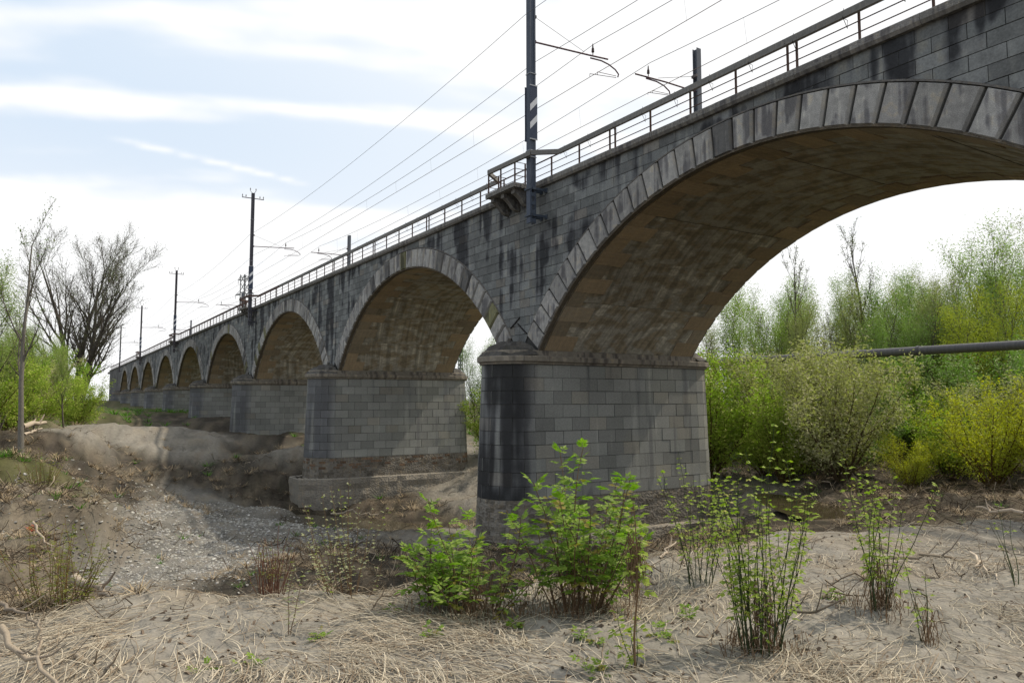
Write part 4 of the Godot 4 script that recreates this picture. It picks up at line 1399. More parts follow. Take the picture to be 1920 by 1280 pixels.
func near_mast(x: float, top: float, label: String, blue: float) -> void:
	var z := 0.68
	var o := thing("catenary_mast", label, "railway mast", Vector3(x, 0, 0), 0.0, "masts along the near parapet")
	var c := Color(0.1, 0.125, 0.165).lerp(Color(0.085, 0.065, 0.07), 1.0 - blue)
	var b := MB.new()
	b.col = c
	# two channels with a web: the shaft
	for e in [-1, 1]:
		b.box(Vector3(0, (13.45 + top) * 0.5, z + e * 0.115), Vector3(0.3, top - 13.45, 0.07))
	b.box(Vector3(0.0, (14.95 + top) * 0.5, z), Vector3(0.24, top - 14.95, 0.16))
	put(o, "shaft", b.mesh(M.mast_steel))
	for k in 4:
		b = MB.new()
		b.col = c * 1.1
		b.box(Vector3(0.14, 13.56 + 0.38 * k, z), Vector3(0.03, 0.16, 0.28))
		put(o, "batten", b.mesh(M.mast_steel))
	for y in [13.78, 14.95]:
		b = MB.new()
		b.col = c * 0.9
		b.box(Vector3(0.19, y, 0.36), Vector3(0.07, 0.1, 0.72))
		b.box(Vector3(-0.19, y, 0.36), Vector3(0.07, 0.1, 0.72))
		b.box(Vector3(0, y, z + 0.18), Vector3(0.46, 0.08, 0.05))
		b.box(Vector3(0.19, y, 0.03), Vector3(0.16, 0.2, 0.05))
		b.box(Vector3(-0.19, y, 0.03), Vector3(0.16, 0.2, 0.05))
		put(o, "wall_clamp", b.mesh(M.mast_steel))
	# hoops round the shaft
	for y in [16.35, 16.65, 20.1, 24.4]:
		b = MB.new()
		b.col = Color(0.3, 0.32, 0.35)
		for e in [-1, 1]:
			b.box(Vector3(e * 0.165, y, z), Vector3(0.02, 0.03, 0.36))
			b.box(Vector3(0, y, z + e * 0.165), Vector3(0.35, 0.03, 0.02))
		put(o, "hoop", b.mesh(M.plain))
	# warning boards with slanting stripes
	for e in [1, -1]:
		b = MB.new()
		b.col = Color(0.035, 0.045, 0.075)
		b.box(Vector3(e * 0.2, 18.33, z), Vector3(0.025, 2.42, 0.38))
		var board := put(o, "warning_board", b.mesh(M.plain))
		b = MB.new()
		b.col = Color(0.3, 0.31, 0.33)
		for y in [17.13, 19.53]: b.box(Vector3(e * 0.205, y, z), Vector3(0.03, 0.05, 0.39))
		put(board, "edge_strip", b.mesh(M.plain))
		for y in [17.55, 18.35]:
			b = MB.new()
			b.col = Color(0.5, 0.52, 0.55)
			var f: float = e * 0.2155
			var A := Vector3(f, y, z + 0.188)
			var B := Vector3(f, y + 0.42, z - 0.188)
			var C := Vector3(f, y + 0.72, z - 0.188)
			var D := Vector3(f, y + 0.30, z + 0.188)
			if e > 0: b.quad(A, B, C, D)
			else: b.quad(B, A, D, C)
			put(board, "stripe", b.mesh(M.plain))
	# cantilever
	b = MB.new()
	b.col = Color(0.095, 0.06, 0.075)
	strut(b, [Vector3(0, 21.64, z - 0.2), Vector3(0, 21.82, -2.6), Vector3(0, 21.9, -3.7)], 0.042, 8)
	b.box(Vector3(0.0, 21.64, z - 0.2), Vector3(0.12, 0.14, 0.1))
	strut(b, [Vector3(0, 21.7, -2.65), Vector3(0, 21.73, -3.3), Vector3(0, 21.66, -3.75), Vector3(0, 21.5, -4.15), Vector3(0, 21.32, -4.35), Vector3(0, 21.17, -4.3)], 0.035, 6)
	var arm := put(o, "cantilever", b.mesh(M.plain))
	b = MB.new()
	b.col = Color(0.06, 0.045, 0.045)
	insulator(b, Vector3(0, 21.84, -2.8), 0.58, 0.07)
	put(arm, "insulator", b.mesh(M.plain))
	b = MB.new()
	b.col = Color(0.08, 0.05, 0.06)
	strut(b, [Vector3(0, 21.2, -4.2), Vector3(0.02, 21.12, -3.05), Vector3(0.02, 20.99, -3.05)], 0.016, 4)
	strut(b, [Vector3(0, 21.12, -4.2), Vector3(-0.12, 21.0, -2.7), Vector3(-0.12, 20.87, -2.7)], 0.016, 4)
	put(arm, "registration_arm", b.mesh(M.plain))
	b = MB.new()
	b.col = Color(0.1, 0.09, 0.09)
	strut(b, [Vector3(0, 22.8, z - 0.2), Vector3(0, 21.9, -2.3)], 0.012, 4)
	b.box(Vector3(0, 22.8, z - 0.22), Vector3(0.1, 0.12, 0.12))
	put(o, "stay", b.mesh(M.plain))
	# crossarm with insulators at the head
	b = MB.new()
	b.col = Color(0.09, 0.07, 0.075)
	b.box(Vector3(0, top - 0.55, z), Vector3(0.08, 0.07, 2.2))
	strut(b, [Vector3(0, top, z + 0.1), Vector3(0, top + 0.25, z + 0.28)], 0.025, 5)
	strut(b, [Vector3(0, top, z - 0.1), Vector3(0, top + 0.25, z - 0.28)], 0.025, 5)
	var cross := put(o, "crossarm", b.mesh(M.plain))
	for q in [[1.05, top - 0.5], [0.7, top - 0.5], [-0.7, top - 0.5], [-1.05, top - 0.5], [0.28, top + 0.25], [-0.28, top + 0.25]]:
		b = MB.new()
		b.col = Color(0.16, 0.15, 0.15)
		insulator(b, Vector3(0, q[1], z + q[0]), 0.3, 0.06)
		put(cross, "insulator", b.mesh(M.plain))

func far_mast(x: float, label: String) -> void:
	var z := -9.75
	var o := thing("track_mast", label, "railway mast", Vector3(x, 0, 0), 0.0, "masts beyond the far track")
	var c := Color(0.17, 0.19, 0.22)
	var b := MB.new()
	b.col = c
	b.box(Vector3(-0.14, 19.2, z), Vector3(0.03, 9.6, 0.3))
	b.box(Vector3(0.14, 19.2, z), Vector3(0.03, 9.6, 0.3))
	b.box(Vector3(0, 19.2, z), Vector3(0.25, 9.6, 0.03))
	put(o, "shaft", b.mesh(M.mast_steel))
	b = MB.new()
	b.col = Color(0.095, 0.06, 0.075)
	strut(b, [Vector3(0, 21.7, z + 0.1), Vector3(0, 21.72, -7.5), Vector3(0, 21.66, -5.5)], 0.042, 8)
	strut(b, [Vector3(0, 21.6, -6.2), Vector3(0, 21.6, -6.9), Vector3(0, 21.5, -7.4), Vector3(0, 21.3, -7.75), Vector3(0, 21.12, -7.8)], 0.035, 6)
	var arm := put(o, "cantilever", b.mesh(M.plain))
	b = MB.new()
	b.col = Color(0.06, 0.045, 0.045)
	insulator(b, Vector3(0, 21.7, -6.35), 0.58, 0.07)
	put(arm, "insulator", b.mesh(M.plain))
	b = MB.new()
	b.col = Color(0.08, 0.05, 0.06)
	strut(b, [Vector3(0, 21.14, -7.7), Vector3(0.02, 21.06, -6.6), Vector3(0.02, 20.95, -6.6)], 0.016, 4)
	strut(b, [Vector3(0, 21.08, -7.7), Vector3(-0.1, 20.97, -6.4), Vector3(-0.1, 20.85, -6.4)], 0.016, 4)
	put(arm, "registration_arm", b.mesh(M.plain))
	b = MB.new()
	b.col = Color(0.1, 0.09, 0.09)
	strut(b, [Vector3(0, 22.55, z), Vector3(0, 21.8, -7.0)], 0.012, 4)
	b.box(Vector3(0, 22.5, z + 0.2), Vector3(0.34, 0.14, 0.1))
	put(o, "stay", b.mesh(M.plain))

func sag_line(b: MB, xa: float, xb: float, y: float, z: float, sag: float, r: float) -> void:
	var pts := []
	for k in 17:
		var t := k / 16.0
		pts.append(Vector3(lerpf(xa, xb, t), y - 4.0 * sag * t * (1.0 - t), z))
	b.path(pts, r, r, 4)

func make_line() -> void:
	var xs := [54.0, 2.0, -50.0, -102.0, -152.0, -203.0, -250.0]
	near_mast(2.0, 27.3, "nearest grey steel mast clamped to the parapet, with striped warning board", 1.0)
	near_mast(-50.0, 27.2, "tall mast second from the camera, clear against the sky", 0.45)
	near_mast(-102.0, 26.8, "thin rusty mast third from the camera, clear of the bare tree", 0.25)
	near_mast(-152.0, 26.4, "fourth mast from the camera, just right of the bare tree's twigs", 0.2)
	near_mast(-203.0, 26.2, "farthest and shortest-looking mast, nearest to the left end of the viaduct", 0.2)
	far_mast(1.9, "grey H-section mast behind the railing, right of the nearest mast")
	far_mast(-50.0, "short grey mast top behind the railing, above the second arch")
	far_mast(-102.0, "mast end showing behind the railing, left of the tall second mast")
	far_mast(-154.0, "smallest mast end behind the far railing, right of the third mast")
	for t in [[-2.85, "near"], [-6.4, "far"]]:
		var z: float = t[0]
		var m := MB.new()
		m.col = Color(0.09, 0.085, 0.085)
		var c := MB.new()
		c.col = Color(0.17, 0.13, 0.11)
		var o := thing("messenger_wire", "dark carrying wire with droppers over the %s track" % t[1], "wire")
		var d := MB.new()
		d.col = Color(0.2, 0.2, 0.2)
		for k in xs.size() - 1:
			sag_line(m, xs[k], xs[k + 1], 22.41, z, 0.75, 0.016)
			for q in range(1, 9):
				var s := q / 9.0
				var x := lerpf(xs[k], xs[k + 1], s)
				d.tube(Vector3(x, 22.41 - 3.0 * s * (1.0 - s), z), Vector3(x + 0.15, 20.87, z), 0.005, 0.005, 4)
		put(o, "wire", m.mesh(M.plain))
		put(o, "dropper", d.mesh(M.plain))
		for k in xs.size() - 1:
			c.tube(Vector3(xs[k], 20.86, z + (0.12 if k % 2 else -0.12)), Vector3(xs[k + 1], 20.86, z + (-0.12 if k % 2 else 0.12)), 0.017, 0.017, 4)
		var w := put(self, "contact_wire", c.mesh(M.plain))
		tag(w, "straight contact wire hanging below the carrying wire of the %s track" % t[1], "wire")
	for t in [[22.75, 0.98, "upper"], [20.7, 0.5, "lower"]]:
		var m := MB.new()
		m.col = Color(0.12, 0.12, 0.125)
		for k in xs.size() - 1: sag_line(m, xs[k], xs[k + 1], t[0], t[1], 0.7, 0.014)
		var w := put(self, "feeder_wire", m.mesh(M.plain))
		tag(w, "%s thin feeder wire strung along the outer side of the near masts" % t[2], "wire")
	# the far power line and its lattice tower
	pylon(Vector3(-284.6, 3.6, -49.7), 53.2, "lattice power pylon far behind the viaduct, left of the second mast")
	pylon(Vector3(-255.1, 2.0, -133.9), 28.9, "lattice pylon glimpsed under the second arch, by its right springing")
	for t in [["upper", 20.5, -34.0, 10.5, -70.0], ["lower", 17.6, -34.0, 8.5, -70.0]]:
		var m := MB.new()
		m.col = Color(0.2, 0.2, 0.22)
		var pts := []
		for k in 13:
			var s := k / 12.0
			pts.append(Vector3(lerpf(30, -30, s), lerpf(t[1], t[3], s) - 3.0 * s * (1 - s), lerpf(t[2], t[4], s)))
		m.path(pts, 0.014, 0.014, 4)
		var w := put(self, "power_line", m.mesh(M.plain))
		tag(w, "%s of two slack power lines seen through the nearest arch" % t[0], "wire")

func pylon(at: Vector3, h: float, label: String) -> void:
	var o := thing("power_pylon", label, "pylon", at, 0.5)
	var b := MB.new()
	b.col = Color(0.17, 0.18, 0.19)
	var half := func(t: float) -> float: return lerpf(h * 0.075, h * 0.022, minf(1.0, t / 0.62))
	var n := 16
	for k in n:
		var t0 := float(k) / n
		var t1 := float(k + 1) / n
		var a: float = half.call(t0)
		var c: float = half.call(t1)
		for q in 4:
			var s0: Vector2 = [Vector2(1, 1), Vector2(1, -1), Vector2(-1, -1), Vector2(-1, 1)][q]
			var s1: Vector2 = [Vector2(1, 1), Vector2(1, -1), Vector2(-1, -1), Vector2(-1, 1)][(q + 1) % 4]
			b.tube(Vector3(s0.x * a, t0 * h, s0.y * a), Vector3(s0.x * c, t1 * h, s0.y * c), 0.24, 0.24, 4)
			b.tube(Vector3(s0.x * a, t0 * h, s0.y * a), Vector3(s1.x * c, t1 * h, s1.y * c), 0.11, 0.11, 3)
			b.tube(Vector3(s1.x * a, t0 * h, s1.y * a), Vector3(s0.x * c, t1 * h, s0.y * c), 0.11, 0.11, 3)
	put(o, "tower", b.mesh(M.plain))
	for t in [[0.73, 0.068], [0.85, 0.10], [0.965, 0.072]]:
		b = MB.new()
		b.col = Color(0.16, 0.17, 0.18)
		var y: float = h * t[0]
		for e in [-1, 1]:
			var tip := Vector3(e * h * t[1], y, 0)
			for q in [-1, 1]:
				b.tube(Vector3(e * h * 0.022, y, q * h * 0.02), tip, 0.17, 0.14, 4)
				b.tube(Vector3(e * h * 0.022, y + h * 0.03, q * h * 0.02), tip, 0.13, 0.1, 4)
			b.tube(tip, tip - Vector3(0, h * 0.03, 0), 0.1, 0.1, 4)
		put(o, "crossarm", b.mesh(M.plain))

# ---------------------------------------------------------------- trees
class Limbs:
	var segs := []
	var tips := []
	var r := RandomNumberGenerator.new()
	func limb(p: Vector3, d: Vector3, ln: float, rad: float, lvl: int, cfg: Dictionary) -> void:
		var n: int = cfg.steps[mini(lvl, cfg.steps.size() - 1)]
		var maxl: int = cfg.levels
		var side := r.randf() * TAU
		for k in n:
			var t0 := float(k) / n
			var t1 := float(k + 1) / n
			var wob: float = cfg.wobble
			d = (d + Vector3(r.randfn(), r.randfn(), r.randfn()) * wob + Vector3.UP * (cfg.rise as float) * (1.0 if lvl > 0 else 0.3)).normalized()
			var q := p + d * ln / n
			var ra := rad * (1.0 - (0.75 if lvl > 0 else 0.8) * t0)
			var rb := rad * (1.0 - (0.75 if lvl > 0 else 0.8) * t1)
			segs.append([p, q, ra, rb, lvl])
			if lvl >= (cfg.leaf_from as int): tips.append([q, d, lvl])
			if lvl < maxl and (lvl > 0 or t1 > (cfg.bole as float)):
				var cnt: int = cfg.kids[mini(lvl, cfg.kids.size() - 1)]
				for c in cnt:
					if r.randf() > 0.86: continue
					side += 2.4 + r.randf_range(-0.5, 0.5)
					var ang: float = cfg.angle[mini(lvl, cfg.angle.size() - 1)] * r.randf_range(0.75, 1.25)
					var ax := d.cross(Vector3(cos(side), 0.3, sin(side))).normalized()
					var dd := d.rotated(ax, ang)
					var sh: float = (cfg.shape as float)
					var l2: float = ln * (cfg.ratio as float) * r.randf_range(0.7, 1.2) * (1.0 - sh * t1)
					limb(q, dd, l2, rb * r.randf_range(0.45, 0.62) if lvl == 0 else rb * r.randf_range(0.5, 0.75), lvl + 1, cfg)
			p = q

func grow(sd: int, h: float, rad: float, cfg: Dictionary, stems := 1, spread := 0.0) -> Limbs:
	var t := Limbs.new()
	t.r.seed = sd
	for s in stems:
		var a := TAU * s / stems + t.r.randf() * 0.8
		var lean := spread * t.r.randf_range(0.35, 1.0)
		var d := Vector3(cos(a) * lean, 1.0, sin(a) * lean).normalized()
		t.limb(Vector3(cos(a), 0, sin(a)) * rad * (0.9 if stems > 1 else 0.0) - Vector3(0, 0.3, 0), d, h * t.r.randf_range(0.8, 1.05), rad, 0, cfg)
	return t

func wood_mesh(t: Limbs, lv0: int, lv1: int, tone: Color, tone2: Color, least := 0.006) -> ArrayMesh:
	var b := MB.new()
	for s in t.segs:
		if s[4] < lv0 or s[4] > lv1: continue
		b.col = tone.lerp(tone2, clampf((s[4] as int) / 3.0, 0, 1))
		var sides := 8 if s[4] == 0 else (5 if s[4] == 1 else 3)
		b.tube(s[0], s[1], maxf(s[2], least), maxf(s[3], least * 0.7), sides)
	return b.mesh(M.bark)

func crown_mesh(t: Limbs, per: int, size: float, spread: float, c0: Color, c1: Color, droop := 0.3) -> ArrayMesh:
	var b := MB.new()
	var clump := noise(t.r.seed % 1000, 0.55, 2)
	for tp in t.tips:
		var base: Vector3 = tp[0]
		var cn := clump.get_noise_3dv(base)
		for k in per:
			if t.r.randf() < 0.25 - cn * 0.9: continue
			var p := base + Vector3(t.r.randfn(), t.r.randfn() - droop, t.r.randfn()) * spread
			var a := Vector3(t.r.randfn(), t.r.randfn() * 0.6 - 0.3, t.r.randfn()).normalized()
			var s: float = size * t.r.randf_range(0.6, 1.35)
			var q := a.cross(Vector3(t.r.randfn(), t.r.randfn(), t.r.randfn())).normalized()
			var tone := c0.lerp(c1, clampf(0.5 + cn * 0.7 + t.r.randfn() * 0.25, 0, 1))
			b.col = tone
			b.chip(p, a * s, q * s * 0.45)
	return b.mesh(M.tree_leaf)

func tree(called: String, label: String, cat: String, t: Limbs, tone: Color, tone2: Color, crown: Mesh, group := "", trunk_to := 1, least := 0.006) -> Node3D:
	var o := thing(called, label, cat, Vector3.ZERO, 0.0, group)
	put(o, "trunk", wood_mesh(t, 0, trunk_to, tone, tone2, 0.012))
	put(o, "branches", wood_mesh(t, trunk_to + 1, 9, tone, tone2, least))
	if crown: put(o, "crown", crown)
	return o

func tint(o: Node3D, m: StandardMaterial3D) -> void:
	for c in o.get_children():
		if String(c.name).begins_with("crown") and c is MeshInstance3D: c.material_override = m

func make_trees() -> void:
	var greybark := Color(0.16, 0.145, 0.125)
	var brown := Color(0.1, 0.08, 0.06)
	# --- left bank
	var pop := {"steps": [12, 7, 5, 3], "levels": 3, "kids": [1, 2, 1], "angle": [0.42, 0.42, 0.5], "ratio": 0.42, "shape": 0.55, "bole": 0.3, "wobble": 0.045, "rise": 0.12, "leaf_from": 3}
	var t := grow(41, 13.2, 0.15, pop)
	var o := tree("poplar_tree", "tall slim poplar with pale bare trunk, nearest on the left bank", "tree", t, Color(0.2, 0.19, 0.17), brown, crown_mesh(t, 1, 0.05, 0.12, Color(0.11, 0.15, 0.05), Color(0.2, 0.24, 0.09)), "trees on the left bank")
	o.position = spot(-12.7, 19.0)
	var big := {"steps": [8, 6, 5, 4], "levels": 3, "kids": [2, 2, 2], "angle": [0.5, 0.5, 0.55], "ratio": 0.5, "shape": 0.42, "bole": 0.2, "wobble": 0.06, "rise": 0.06, "leaf_from": 3}
	t = grow(17, 20.0, 0.36, big, 4, 0.38)
	o = tree("bare_tree", "large spreading bare tree with forked dark trunk, left of the far arches", "tree", t, Color(0.1, 0.09, 0.08), Color(0.12, 0.105, 0.095), crown_mesh(t, 2, 0.06, 0.3, Color(0.12, 0.12, 0.08), Color(0.18, 0.18, 0.1)), "trees on the left bank", 1, 0.016)
	o.position = spot(-81.7, 14.6)
	o.rotation.y = 2.4
	o.scale = Vector3(1.15, 1.0, 1.15)
	var leafy := {"steps": [10, 6, 4, 3], "levels": 3, "kids": [2, 2, 1], "angle": [0.42, 0.5, 0.6], "ratio": 0.42, "shape": 0.4, "bole": 0.28, "wobble": 0.05, "rise": 0.09, "leaf_from": 2}
	var t1 := grow(11, 11.5, 0.15, leafy)
	var lt1 := tree("leafy_tree", "fresh green tree filling the left edge of the view", "tree", t1, greybark, brown, crown_mesh(t1, 10, 0.046, 0.3, Color(0.22, 0.255, 0.085), Color(0.37, 0.41, 0.16)), "trees on the left bank")
	lt1.position = spot(-18.6, 20.8)
	lt1.scale = Vector3.ONE * 0.9
	var t2 := grow(12, 9.6, 0.1, leafy, 4, 0.28)
	var lt2 := tree("leafy_tree", "bright green multi-stemmed tree behind the slim poplar", "tree", t2, greybark, brown, crown_mesh(t2, 7, 0.046, 0.3, Color(0.23, 0.265, 0.085), Color(0.38, 0.42, 0.15)), "trees on the left bank")
	lt2.position = spot(-27.0, 20.6)
	lt2.scale = Vector3.ONE * 0.62
	var bushc := {"steps": [6, 5, 4], "levels": 2, "kids": [2, 2], "angle": [0.5, 0.6], "ratio": 0.42, "shape": 0.35, "bole": 0.12, "wobble": 0.07, "rise": 0.05, "leaf_from": 1}
	var tb := grow(21, 5.2, 0.06, bushc, 13, 0.75)
	var bush1 := tree("willow_bush", "sage green willow bush in front of the pipeline, middle of the right bank", "bush", tb, Color(0.14, 0.1, 0.06), Color(0.16, 0.12, 0.05), crown_mesh(tb, 6, 0.07, 0.15, Color(0.27, 0.3, 0.12), Color(0.46, 0.48, 0.22)), "willow bushes on the right bank", 0)
	bush1.position = spot(5.4, -15.6)
	bush1.scale = Vector3.ONE * 1.12
	tint(bush1, M.tree_leaf_grey)
	var tb2 := grow(22, 4.6, 0.05, bushc, 11, 0.85)
	var bush2 := tree("willow_bush", "yellow-green willow bush just right of the nearest pier", "bush", tb2, Color(0.15, 0.1, 0.05), Color(0.2, 0.14, 0.04), crown_mesh(tb2, 5, 0.07, 0.15, Color(0.29, 0.34, 0.06), Color(0.46, 0.5, 0.11)), "willow bushes on the right bank", 0)
	bush2.position = spot(2.2, -15.4)
	bush2.scale = Vector3.ONE * 0.95
	var tb3 := grow(23, 4.4, 0.05, bushc, 12, 1.0)
	var bush3 := tree("willow_bush", "golden leaning willow bush at the right edge above the creek", "bush", tb3, Color(0.16, 0.1, 0.04), Color(0.24, 0.16, 0.03), crown_mesh(tb3, 4, 0.06, 0.14, Color(0.32, 0.34, 0.075), Color(0.48, 0.5, 0.15)), "willow bushes on the right bank", 0)
	bush3.position = spot(11.6, -17.4)
	bush3.scale = Vector3.ONE * 0.95
	tint(bush3, M.tree_leaf_yellow)
	var tall := {"steps": [12, 5, 4, 3], "levels": 3, "kids": [2, 2, 1], "angle": [0.4, 0.45, 0.6], "ratio": 0.36, "shape": 0.6, "bole": 0.25, "wobble": 0.035, "rise": 0.12, "leaf_from": 3}
	t = grow(31, 15.5, 0.14, tall)
	var bare1 := tree("bare_poplar", "tallest bare poplar beyond the arch, rising behind the sage willow", "tree", t, Color(0.13, 0.12, 0.1), brown, crown_mesh(t, 1, 0.05, 0.1, Color(0.12, 0.12, 0.06), Color(0.2, 0.19, 0.1)), "bare poplars beyond the arch", 1, 0.011)
	bare1.position = spot(-4.1, -34.0)
	bare1.scale = Vector3.ONE * 1.22
	var _d := 0
	# --- copies: name, source, x, z, scale, turn, material, label
	var list := [
		[lt1, -33.0, 18.6, 0.6, 2.0, "", "slender green tree right of the slim poplar"],
		[lt2, -24.0, 23.5, 0.8, 1.0, "tree_leaf_deep", "darker green tree at the far left edge behind the others"],
		[bush2, -52.7, 15.6, 1.0, 2.6, "", "low yellow-green bush in front of the big bare tree's trunk"],
		[bush2, -31.0, 20.2, 0.95, 0.6, "", "bright bush at the foot of the slim poplar"],
		[bush2, -36.5, 20.2, 1.0, 3.6, "tree_leaf_deep", "deeper green bush in the middle of the left thicket"],
		[bush1, -43.0, 19.8, 1.0, 1.6, "", "pale bush in front of the left thicket"],
		[bush2, -48.0, 18.6, 1.05, 5.0, "", "wide green bush left of the bare tree"],
		[bush2, -25.0, 21.6, 1.0, 4.4, "", "large green bush cut by the left edge"],
		[bush2, -62.0, 18.0, 1.3, 0.2, "tree_leaf_deep", "dark bush under the bare tree's left limbs"],
		[lt2, -58.0, 18.6, 0.75, 4.1, "", "green thicket tree between the slim poplar and the bare tree"],
		[lt1, -44.0, 21.5, 0.6, 5.0, "tree_leaf_yellow", "yellowish tree behind the left thicket"],
		[lt2, -39.7, 20.3, 0.62, 0.4, "", "bright bushy tree in the middle of the left thicket"],
		[lt1, -24.1, -13.2, 0.75, 1.1, "", "green tree seen under the second arch beside the nearest pier"],
		[lt2, -33.0, -17.0, 0.9, 3.3, "tree_leaf_deep", "darker tree behind the one seen under the second arch"],
	]
	for e in list:
		var c := copy(e[0], e[6], spot(e[1], e[2]), e[4], e[3])
		if e[5]: tint(c, M[e[5]])
	var slim := copy(lt1, "thin young tree leaning over the sand left of the bare tree", spot(-39.7, 16.8), 2.2, 0.5)
	# --- the wood beyond the nearest arch, left to right
	var wood := [
		[lt1, -7.6, -30.0, 0.95, 3.3, "tree_leaf_grey", "pale slim tree in the front row of the wood, left"],
		[lt2, -3.2, -32.5, 0.9, 4.3, "", "pale many-stemmed tree in the front row, under the tallest poplar"],
		[lt1, 0.4, -33.5, 0.95, 5.3, "tree_leaf_grey", "pale slim tree in the front row of the wood, above the sage willow"],
		[lt2, 3.8, -35.0, 0.95, 0.8, "tree_leaf_deep", "darker many-stemmed tree in the front row, right part"],
		[lt1, -11.0, -42.0, 1.15, 1.8, "", "slim green tree in the back row, left part"],
		[lt2, -6.0, -46.0, 1.2, 2.8, "tree_leaf_grey", "grey-green tree in the back row, middle"],
		[lt1, 0.5, -47.0, 1.2, 3.8, "tree_leaf_deep", "dark slim tree in the back row, right part"],
		[lt1, -15.5, -40.0, 1.2, 4.8, "", "slim tree in the back row, half hidden by the arch's springing"],
		[bare1, -7.0, -28.0, 0.62, 0.5, "", "thin bare trunk standing at the front of the wood, nearest the pier"],
		[bare1, -4.4, -29.5, 0.7, 1.5, "", "thin bare trunk behind the sage willow's left side"],
		[bare1, -1.4, -31.0, 0.66, 2.5, "", "thin bare trunk left of the dense dark green tree"],
		[bare1, 1.2, -31.5, 0.72, 3.5, "", "thin bare trunk above the sage bush under the pipe"],
		[bare1, 3.6, -33.0, 0.7, 4.5, "", "thin bare trunk rising above the pipe's middle"],
		[bare1, 5.2, -35.0, 0.8, 5.5, "", "thin bare trunk near the right edge above the golden bush"],
		[bare1, -12.5, -33.0, 0.8, 0.9, "", "thin bare trunk right behind the arch's far springing"],
		[bare1, -8.5, -37.0, 0.75, 1.9, "", "thin bare trunk deep in the wood, left part"],
		[lt1, -13.0, -26.5, 0.93, 0.3, "tree_leaf_grey", "grey-green tree right behind the nearest pier"],
		[lt2, -10.5, -29.0, 1.17, 1.9, "", "many-stemmed green tree left of the first bare poplar"],
		[bare1, -9.2, -31.5, 1.15, 2.0, "", "bare poplar nearest to the pier, beside the arch's springing"],
		[lt1, -9.5, -38.7, 0.97, 2.7, "tree_leaf_deep", "darker tree behind the first bare poplar"],
		[lt2, -6.2, -33.5, 1.13, 4.4, "tree_leaf_grey", "pale tree between the two taller bare poplars"],
		[lt1, -5.1, -41.9, 1.02, 5.2, "", "leafy tree behind the tallest bare poplar"],
		[lt2, -2.2, -36.0, 1.17, 0.9, "tree_leaf_deep", "dense dark green tree right of the tallest bare poplar"],
		[bare1, -3.4, -44.0, 1.00, 4.0, "", "third bare poplar with brownish twigs, right of the tallest"],
		[lt1, -0.6, -40.0, 0.97, 1.4, "tree_leaf_grey", "round grey-green tree near the right edge"],
		[lt1, -3.1, -50.0, 1.26, 3.6, "", "tall airy tree at the back near the right edge"],
		[lt2, 1.6, -42.0, 1.42, 2.2, "", "broad green tree cut by the right edge"],
		[lt1, 3.0, -37.0, 0.97, 0.2, "tree_leaf_deep", "dark leafy tree low at the right edge behind the pipe"],
		[lt2, -14.5, -36.0, 1.26, 3.0, "", "green tree showing at the arch's left springing, farther back"],
		[lt1, -8.0, -48.0, 1.17, 4.9, "tree_leaf_grey", "hazy pale tree far back under the arch"],
		[lt2, 5.0, -31.0, 0.97, 5.5, "tree_leaf_yellow", "yellowish tree standing below the pipe at right"],
		[lt1, -18.0, -44.0, 1.17, 1.0, "tree_leaf_deep", "dark tree at the back, nearest to the pier's right side"],
		[lt2, 6.5, -48.0, 1.55, 0.7, "tree_leaf_grey", "big pale tree beyond the right edge at the back"],
		[lt1, -12.0, -52.0, 1.26, 2.4, "", "green tree in the last row behind the second bare poplar"],
		[lt2, -1.0, -30.0, 0.82, 3.9, "tree_leaf_deep", "low dark tree behind the sage willow bush"],
	]
	for e in wood:
		var c := copy(e[0], e[6], spot(e[1], e[2]), e[4], e[3])
		c.set_meta("group", "wood beyond the nearest arch")
		if e[5]: tint(c, M[e[5]])
